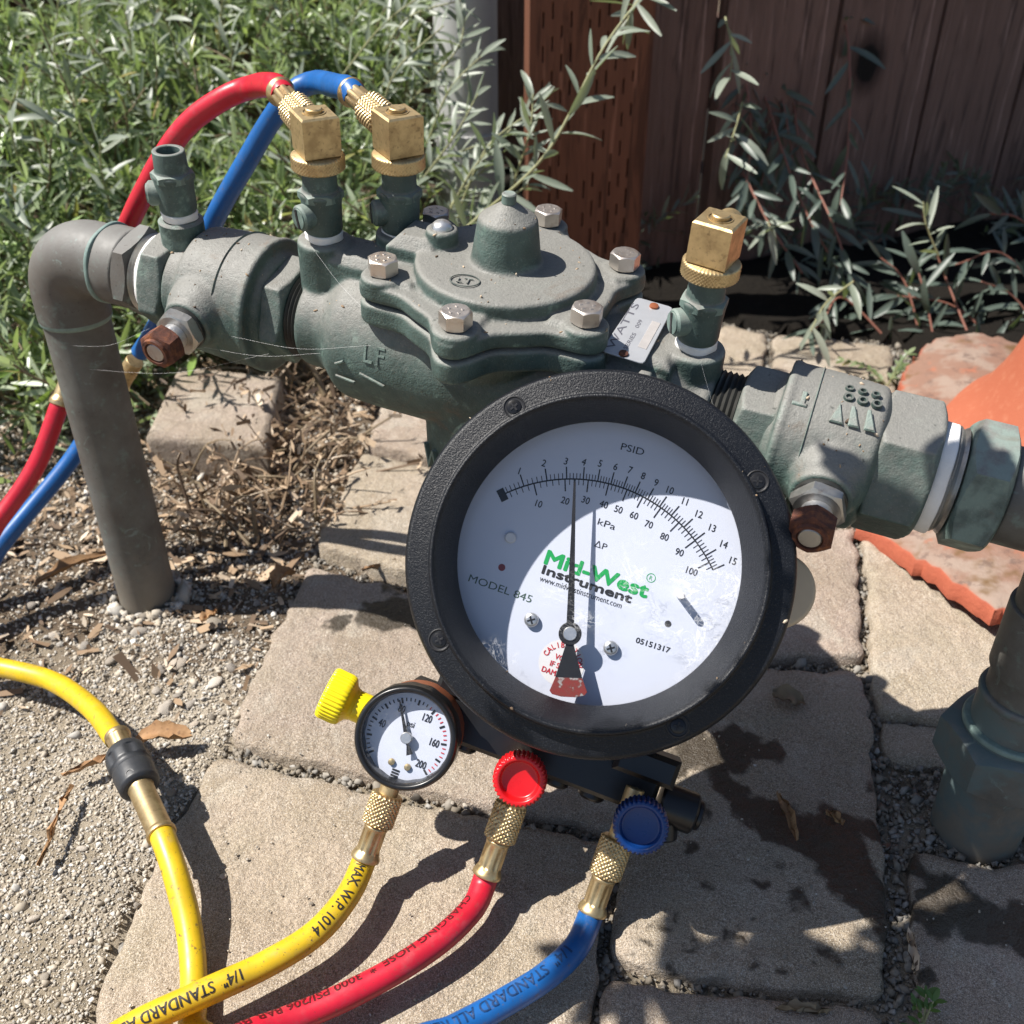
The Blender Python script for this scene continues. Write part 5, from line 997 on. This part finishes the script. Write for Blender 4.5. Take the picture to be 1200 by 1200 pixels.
while len(B) < 2600:
    x, y = r.uniform(-1.05, -.09), r.uniform(.60, 1.50); z = zsurf(x, y) - r.uniform(0, .09) - .02
    p = np.array([x, y, z]); edge = .62 if x < -.34 else .62 + (x + .34) * 1.6 if x < -.2 else .85
    if y < edge + .05 * r.random() or z < .0 or not clearof(p) or x > -.10 + .05 * (z < .16) + .03 * math.sin(y * 50): continue
    B.append(p); D.append(np.array([r.normal(-.1, .55), r.normal(-.25, .5), .75 + r.normal(0, .25)])); Ls.append(r.uniform(.05, .11))
pos, dr, up, sz, st = sprigs(np.array(B), D, Ls, 17, .0275, r)
ok = np.array([clearof(p + d / np.linalg.norm(d) * .02) and clearof(p) for p, d in zip(pos, dr)]); pos, dr, up, sz = pos[ok], dr[ok], up[ok], sz[ok]
Ms = basis(dr, up) * sz[:, None, None]; dcam = np.linalg.norm(pos - cC, axis=1)
rel = np.array(bushroot)
v, f = scatter(LV, LF, Ms, pos - rel); fo = npmesh('foliage', v, f, MAT['leaf'], bush, True); tag(fo, kind='stuff')
m = stems_mesh([s_ - rel for s_ in st[:1400] if clearof(s_[0]) and clearof(s_[-1])], .0014, .0007); so = m.obj('stems', MAT['stem'], bush, 60); tag(so, kind='stuff')
tr = []
for k in range(26):
    a = r.uniform(0, 2 * PI); e = np.array([-.44 + .30 * math.cos(a), 1.12 + .16 * math.sin(a), r.uniform(.10, .24)]); s0 = np.array([-.42 + r.uniform(-.05, .05), 1.12 + r.uniform(-.04, .04), -.01]); tr.append(spline([s0, (s0 + e) / 2 + np.array([r.normal(0, .03), 0, .05]), e], .02) - rel)
m = stems_mesh(tr, .006, .002, 7); m.obj('branch', MAT['stem'], bush, 60)
lmesh = []
for k in range(4):
    V_, F_ = leafmesh(wd=[.16, .19, .15, .2][k], n=6, fold=.4, bend=[.05, .22, -.06, .35][k]); o = npmesh('leaf_mesh', V_, F_, MAT['leaf_big'], None, True); lmesh.append(o.data); bpy.data.objects.remove(o)
lmesh2 = []
for me_ in lmesh:
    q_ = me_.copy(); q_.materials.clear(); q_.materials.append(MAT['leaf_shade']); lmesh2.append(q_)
def leafobj(parent, p, d, upv, size, lib=None):
    Mx = basis(np.array([d], float), np.array([upv], float))[0] * size; M4 = Matrix(Mx.tolist()).to_4x4(); M4.translation = Vector(p); o = link('leaf', random.choice(lib or lmesh), parent); o.matrix_local = parent.matrix_world.inverted() @ M4; return o
bpy.context.view_layer.update()
nl_ = 0
def sprig_leaves(root, pts, n, size, stemr, stemmat, r, off=0., tip=3, spread=(.7, 1.2), grav=.25, lib=None):
    P = spline(pts, .006); m = MB(); iv = np.array(root.matrix_world.translation); tube(m, P - iv, np.linspace(stemr, stemr * .55, len(P)), 8); m.obj('stem', MAT[stemmat], root, 60); a = r.uniform(0, 6)
    for i in range(n):
        t = (i + .5) / n * (len(P) - 1.01); i0 = int(t); p = P[i0] + (P[min(i0 + 1, len(P) - 1)] - P[i0]) * (t - i0); ax = P[min(i0 + 1, len(P) - 1)] - P[max(i0 - 1, 0)]; ax /= np.linalg.norm(ax); n1 = np.cross(ax, [.2, -1, .3]); n1 /= np.linalg.norm(n1); n2 = np.cross(ax, n1)
        a += PI if i % 2 else PI / 2 + r.normal(0, .35); rad = n1 * math.cos(a) + n2 * math.sin(a); an = r.uniform(*spread) * (1 - .4 * (i / n) ** 2); d = ax * math.cos(an) + rad * math.sin(an) + np.array([0, 0, -grav * r.random()]); upv = np.array([r.normal(-.2, .5), -.55 + r.normal(0, .4), .8]); leafobj(root, p, d, upv, size * r.uniform(.6, 1.2), lib)
# a long sprig of the shrub crossing the post, and looser ones over the drain pipe
sprig_leaves(bush, [at(470, 330, .90), at(560, 255, .86), at(640, 180, .82), at(705, 60, .80), at(760, -15, .79)][::1], 40, .041, .0016, 'stem_green', r)
for (x0, y0, x1, y1, z) in [(480, 230, 560, 110, .88), (500, 320, 575, 190, .90), (440, 160, 520, 30, .92), (520, 260, 600, 150, .86), (540, 300, 620, 215, .88), (400, 90, 500, -10, .93), (470, 240, 560, 170, .92), (490, 280, 600, 240, .90), (480, 120, 545, 20, .93), (500, 170, 570, 60, .90), (520, 330, 565, 250, .88), (450, 60, 540, 0, .94), (540, 240, 640, 120, .86), (600, 220, 625, 110, .84)]:
    sprig_leaves(bush, [at(x0, y0, z + .03), at((x0 + x1) / 2 + r.normal(0, 12), (y0 + y1) / 2 - 10, z), at(x1, y1, z - .01)], 22, .030, .0011, 'stem_green', r)
for (x, y, z) in [(60, 110, .80), (150, 60, .84), (330, 60, .86), (250, 40, .88), (30, 280, .74), (110, 190, .78), (190, 130, .80), (20, 180, 0), (90, 40, 0), (210, 90, 0), (400, 60, 0), (440, 130, 0), (290, 150, 0), (340, 200, 0), (130, 240, 0)]:
    q0 = surfhit(x, y); dq = np.array([r.normal(0, .03), r.normal(-.03, .03), .07]); sprig_leaves(bush, [q0 - [0, 0, .03], q0 + dq * .5, q0 + dq + r.normal(0, .015, 3)], 18, .031, .0011, 'stem_green', r)
# sprays hanging in front of the fence on the right
tv_ = thing('trailing_shrub', 'grey-green sprays with red stems hanging before the dark fence at right', 'shrub', Matrix.Translation((.35, 1.05, 0)))
bpy.context.view_layer.update()
for pts, n in [([(852, -30, 1.06), (868, 60, 1.05), (880, 150, 1.05), (872, 240, 1.05)], 24), ([(968, -30, 1.08), (990, 25, 1.06), (996, 90, 1.05), (994, 170, 1.05), (985, 240, 1.04)], 18), ([(880, 60, 1.08), (905, 140, 1.06), (925, 200, 1.05), (950, 260, 1.04), (985, 320, 1.02)], 34), ([(820, -20, 1.10), (838, 40, 1.08), (858, 110, 1.06), (862, 170, 1.03)], 16), ([(930, 120, 1.08), (940, 180, 1.06), (975, 260, 1.03), (1000, 330, 1.0)], 26), ([(860, 180, 1.06), (900, 260, 1.04), (940, 320, 1.02)], 18),
               ([(900, -40, 1.12), (890, 40, 1.10), (905, 130, 1.09), (890, 230, 1.07)], 26), ([(840, -30, 1.10), (870, 30, 1.09), (910, 90, 1.08), (930, 190, 1.06)], 26), ([(1150, 430, .98), (1110, 330, 1.0), (1080, 250, 1.0)], 18), ([(1080, 400, 1.0), (1060, 330, 1.0), (1030, 300, 1.0)], 14), ([(1060, 420, 1.0), (990, 350, 1.0), (965, 375, .97), (948, 392, .95)], 20), ([(1250, 400, 1.0), (1180, 300, 1.0), (1120, 310, .99)], 20), ([(1260, 330, 1.02), (1200, 260, 1.0), (1160, 250, 1.0)], 16), ([(1180, 420, 1.0), (1120, 360, 1.0), (1040, 345, 1.0)], 20), ([(1100, 430, .98), (1085, 350, .98), (1070, 300, .98)], 14), ([(1240, 420, 1.0), (1190, 350, 1.0), (1150, 330, .98)], 16)]:
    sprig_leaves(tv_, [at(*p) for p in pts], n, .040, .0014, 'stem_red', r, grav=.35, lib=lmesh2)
for pts in [[(850, 20, .93), (858, 60, .92), (855, 95, .91)], [(870, 120, .93), (862, 150, .92), (850, 185, .91)], [(1100, 300, .90), (1085, 262, .89), (1082, 236, .885)], [(1000, 330, .89), (968, 355, .88), (950, 388, .87)], [(760, -10, .86), (742, 8, .85), (735, 25, .845)], [(905, 255, .95), (900, 262, .945), (905, 270, .94)]]:
    sprig_leaves(tv_, [at(*p) for p in pts], 9, .036, .0010, 'stem_green', r, grav=.1, spread=(.9, 1.5))  # these tufts use the lighter leaf copy, to look sunlit
# a low mass of the same shrub, leaves darkened for shade, under the fence
B = [np.array([r.uniform(.10, 1.1), 0, r.uniform(.0, .05)]) for _ in range(110)]
for q in B: q[1] = 1.04 + q[0] * .24 + abs(r.normal(.06, .05)); q[2] *= 1 + .6 * r.random()
D = [np.array([r.normal(0, .6), r.normal(-.25, .5), .7]) for _ in B]; pos, dr, up, sz, st = sprigs(np.array(B), D, r.uniform(.04, .10, len(B)), 14, .026, r, droop=.5); keep_ = pos[:, 1] > .93 + .2 * pos[:, 0]; v, f = scatter(LV, LF, (basis(dr, up) * sz[:, None, None])[keep_], pos[keep_] - np.array((.35, 1.05, 0)))
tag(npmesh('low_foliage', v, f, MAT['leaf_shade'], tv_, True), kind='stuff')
# thin weeds
def weed(name, label, px, py, n, size, mat, hgt):
    g = G(px, py); t_ = thing(name, label, 'weed', Matrix.Translation(Vector(g)))
    for k in range(n):
        a = r.uniform(0, 2 * PI); el = r.uniform(.3, 1.2); e = np.array([math.cos(a) * math.cos(el), math.sin(a) * math.cos(el), math.sin(el)]) * hgt * r.uniform(.6, 1); P = spline([(0, 0, 0), e * .5 + np.array([0, 0, hgt * .12]), e], .003); m = MB(); tube(m, P, np.linspace(.0006, .0003, len(P)), 5); m.obj('stalk', MAT['stem_green'], t_, 60); vs, fs = [], []; m = MB()
        for q in range(2, len(P), 2):
            for sd_ in (-1, 1, 0):
                ax = P[q] - P[q - 1]; ax /= np.linalg.norm(ax); sdv = np.cross(ax, [0, 0, 1.]); sdv /= np.linalg.norm(sdv) + 1e-6; d = ax * .7 + sdv * sd_; B_ = basis(np.array([d]), np.array([[0, 0, 1.]]))[0] * size * r.uniform(.6, 1.1); m.add([tuple(B_ @ x + P[q]) for x in LV5 * np.array([1, 2.4, 1])], LF5)
        m.obj('frond', MAT[mat], t_, 60)
weed('small_weed', 'bright green ferny weed growing from the joint at the bottom edge', 1082, 1200, 5, .0055, 'leaf_fresh', .015)
weed('small_weed', 'thin grassy seedling growing beside the far end of the terracotta tile', 1040, 452, 3, .010, 'leaf', .05)
# dead stems heaped under the shrub
dg = thing('dead_stems', 'tangle of dry brown dead stems and seed heads behind the left riser, under the valve', 'dead plant', Matrix.Translation(Vector(G(330, 520)))); o0 = np.array(G(330, 520)); m = MB(); m2 = MB(); hv = []
for k in range(330):
    px = r.uniform(215, 440); py = r.uniform(418, 640); 
    if py > 560 and px > 400 - (py - 560) * .5: continue
    if px > 395 and py > 470: continue
    g = np.array(G(px, py)) ; a = r.uniform(0, 2 * PI); el = abs(r.normal(.35, .4)); l = r.uniform(.02, .07) * (1 if py > 480 else 1.5); e = g + l * np.array([math.cos(a) * math.cos(el), math.sin(a) * math.cos(el) * .6, math.sin(el)]); q = AI @ Vector(e)
    if abs(q.z) < .06 and -.04 < q.y < .04: continue
    P = spline([g + [0, 0, -.002], (g + e) / 2 + r.normal(0, .004, 3) + [0, 0, .005], e], .012) - o0; tube(m if k % 3 else m2, P, np.linspace(.0010, .0005, len(P)) * r.uniform(.7, 1.6), 5, caps=False)
    for q in range(5): hv.append(P[-1] + r.normal(0, .004, 3))
m.obj('stem', MAT['litter'], dg, 60).update_tag(); s2 = m2.obj('stem', MAT['stem'], dg, 60)
for o in dg.children: o['kind'] = 'stuff'
hv = np.array(hv); ms = rotmats(len(hv), r) * np.exp(r.normal(math.log(.007), .4, len(hv)))[:, None, None]; v, f = scatter(lt, lf, ms, hv); tag(npmesh('seed_head', v, f, MAT['litter'], dg), kind='stuff')
tw = thing('brown_twigs', 'thick dry brown stalks leaning under the bronze valve in the shrub\'s shade', 'dead plant', Matrix.Translation(Vector(G(380, 470)))); o1 = np.array(G(380, 470))
for k, (x0, y0, x1, y1) in enumerate([(330, 470, 300, 425), (345, 480, 325, 430), (362, 500, 345, 440), (378, 500, 372, 450), (392, 500, 388, 455), (404, 495, 410, 450), (320, 500, 290, 440), (415, 480, 424, 455), (372, 510, 330, 450)]):
    m = MB(); g0 = np.array(G(x0, y0)); g1 = np.array(G(x1, y1 + 35, .03)); P = spline([g0 + [0, .06, -.002], (g0 + g1) / 2 + [0, .08, .01], g1 + [0, .09, .01]], .01) - o1; tube(m, P, np.linspace(.0035, .002, len(P)), 7); m.obj('stalk', MAT['stem'], tw, 60)
# dry leaves and bark strips lying about
def curl(name, label, cat, px0, py0, px1, py1, wd, lift, mat, nseg=9):
    a = np.array(G(px0, py0, .004)); c = np.array(G(px1, py1, .004)); ax = c - a; L = np.linalg.norm(ax); ax /= L; sd_ = np.array([-ax[1], ax[0], 0]); vs = []; fs = []
    for i in range(nseg):
        t_ = i / (nseg - 1); ww = wd * (math.sin(PI * (t_ * .9 + .06)) ** .8)
        for j in range(5):
            s_ = (j - 2) / 2; p = ax * L * (t_ - .5) + sd_ * ww * s_ * .5 * (1 - .2 * abs(s_)) + np.array([0, 0, lift * (math.sin(PI * t_) * .35 + .6 * s_ * s_ * (ww / wd)) + r.normal(0, .0009)]) + np.array([r.normal(0, .0007), r.normal(0, .0007), 0]); vs.append(p)
    for i in range(nseg - 1):
        for j in range(4): q = i * 5 + j; fs.append((q, q + 5, q + 6, q + 1))
    m = MB(); n0 = len(vs); vs2 = [tuple(p - np.array([0, 0, .0006])) for p in vs]; m.add([tuple(p) for p in vs] + vs2, [f_[::-1] for f_ in fs] + [tuple(i + n0 for i in f_) for f_ in fs]); o = m.obj(name, MAT[mat], None, 60); o.location = (a + c) / 2; tag(o, label, cat); return o
curl('dry_leaf', 'curled rust-brown dry leaf on the gravel above the black hose coupler', 'leaf', 160, 868, 224, 862, .016, .008, 'dryleaf')
curl('bark_strip', 'long thin brown bark strip on the gravel left of the black coupler', 'bark', 74, 908, 142, 884, .0055, .003, 'dryleaf')
curl('bark_strip', 'wide peeling tan bark strip on the gravel beside the left riser\'s foot', 'bark', 42, 684, 128, 648, .012, .006, 'dryleaf')
curl('dry_leaf', 'small brown dry leaf standing on gravel by the big paver\'s corner', 'leaf', 320, 690, 345, 672, .014, .012, 'dryleaf')
curl('dry_leaf', 'flat pinkish dry leaf scrap on gravel right of the riser\'s foot', 'leaf', 236, 728, 254, 716, .008, .003, 'dryleaf')
curl('dry_twig', 'thin brown twig on the paver at the gauge rim\'s left side', 'twig', 425, 668, 468, 658, .003, .002, 'dryleaf')
curl('dry_leaf', 'narrow tan leaf blade lying in the joint above the green weed', 'leaf', 1064, 1092, 1072, 1140, .005, .004, 'litter')
curl('dry_leaf', 'orange-brown wrinkled leaf scrap on the wet paver beside the sunlit patch', 'leaf', 912, 930, 935, 985, .006, .003, 'dryleaf')
curl('dry_leaf', 'small forked brown scrap on the wet paver\'s upper right', 'leaf', 970, 950, 988, 966, .005, .003, 'dryleaf')
curl('dry_twig', 'grey weathered stick lying in the joint of the bottom pavers', 'twig', 910, 1180, 972, 1184, .005, .002, 'stem')
curl('bark_strip', 'fine curved brown fibre on the gravel below the long bark strip', 'bark', 84, 918, 46, 1014, .0022, .002, 'dryleaf')
curl('wood_chip', 'dark wood chip on the shaded paver right of the gauge rim', 'chip', 905, 812, 944, 824, .016, .004, 'stem')

# an unseen leafy branch added above the picture to shade the pavers at lower right
ob = thing('overhanging_branch', 'leafy branch hanging above the paving, seen only by its dappled shade at lower right', 'branch', Matrix.Translation((-.1, .2, .5))); m = MB(); ol = np.array((-.1, .2, .5)); r = np.random.default_rng(5)
shp = [G(*p)[:2] for p in [(712, 1100), (722, 1150), (790, 1174), (880, 1168), (905, 1200), (960, 1225), (1250, 1330), (1330, 960), (1130, 1000), (1060, 1060), (900, 1105)]]; lp = []
while len(lp) < 420:
    q = np.array([r.uniform(0, .42), r.uniform(.12, .34)])
    P0 = Vector((q[0], q[1], 0)); tt_ = (gc - P0).dot(gn) / (-LDIR).dot(gn); hit_ = P0 - LDIR * tt_
    if tt_ > 0 and (hit_ - gc).length < .105: continue
    if inpoly(shp, q[:1], q[1:])[0]: hgt = r.uniform(.47, .56); lp.append(np.array([q[0] + LDIR.x / LDIR.z * hgt, q[1] + LDIR.y / LDIR.z * hgt, hgt]))
lp = np.array(lp); dd = r.normal(0, 1, (len(lp), 3)); dd[:, 2] *= .3; Ms = basis(dd, np.tile([[0.3, 0, 1.]], (len(lp), 1))) * r.uniform(.03, .045, len(lp))[:, None, None]; v, f = scatter(LV5 * np.array([1, 2.6, 1]), LF5, Ms, lp - ol); tag(npmesh('foliage', v, f, MAT['leaf_fresh'], ob, True), kind='stuff')
m = MB(); tube(m, spline([np.array((-.6, .10, .62)) - ol, np.array((-.3, .16, .56)) - ol, np.array((0, .2, .53)) - ol, np.array((.1, .2, .50)) - ol], .02), .004, 8); m.obj('branch', MAT['stem'], ob, 60)

# grit and seed husks lying on the castings
for ob_ in [o for o in bpy.data.objects if o.name.split('.')[0] in ('valve_body', 'cover', 'shutoff_valve', 'bezel')]:
    me = ob_.data; n = len(me.vertices); co = np.empty(n * 3, np.float32); me.vertices.foreach_get('co', co); co = co.reshape(-1, 3); no = np.empty(n * 3, np.float32); me.vertices.foreach_get('normal', no); no = no.reshape(-1, 3)
    mw = np.array(ob_.matrix_world)[:3, :3] if ob_.name != 'bezel' else np.array(GM)[:3, :3]; wz = (no @ (np.array(AM)[:3, :3] if ob_.name != 'bezel' else np.array(GM)[:3, :3]).T)[:, 2]
    ii = np.where(wz > .45)[0]; ii = r.choice(ii, min(len(ii), 70 if ob_.name != 'bezel' else 14), False); sz = np.exp(r.normal(math.log(.0007), .5, len(ii))); v, f = scatter(ICV * np.array([1.8, .8, .6]), ICF, rotmats(len(ii), r) * sz[:, None, None], co[ii]); tag(npmesh('grit', v, f, MAT['litter'], ob_), kind='stuff')
MAT['silk'] = simple('spider_silk', (.7, .7, .7), .4)
sw = thing('spider_web', 'torn strands of spider web strung under the left elbow, valve and cover', 'web', Matrix.Translation(AM @ Vector((.06, -.03, -.02)))); sl0 = np.array(AM @ Vector((.06, -.03, -.02)))
for (a, b_, sag) in [((.016, -.018, -.060), (.150, -.034, -.004), .006), ((.118, -.040, -.006), (.178, -.034, .004), .003), ((.13, -.034, .0), (.205, -.035, .016), .004), ((.165, -.012, .043), (.200, -.030, .030), .002), ((.345, -.012, .035), (.362, -.022, .010), .002), ((.012, -.020, -.045), (.092, -.045, .0), .004)]:
    A_ = np.array(AM @ Vector(a)); B_ = np.array(AM @ Vector(b_)); m = MB(); tube(m, spline([A_, (A_ + B_) / 2 - [0, 0, sag], B_], .006) - sl0, .00003, 4, caps=False); m.obj('strand', MAT['silk'], sw, 60)

for o in [o for o in bpy.data.objects if o.parent is None and 'category' in o]:
    if o['category'] == 'hose': o['group'] = 'rubber charging hoses with brass ends'
    elif o['category'] in ('leaf', 'bark', 'twig', 'chip'): o['group'] = 'dry leaves and bark scraps lying on the ground'
    elif o['category'] in ('weed',): o['group'] = 'small weeds in the paver joints'
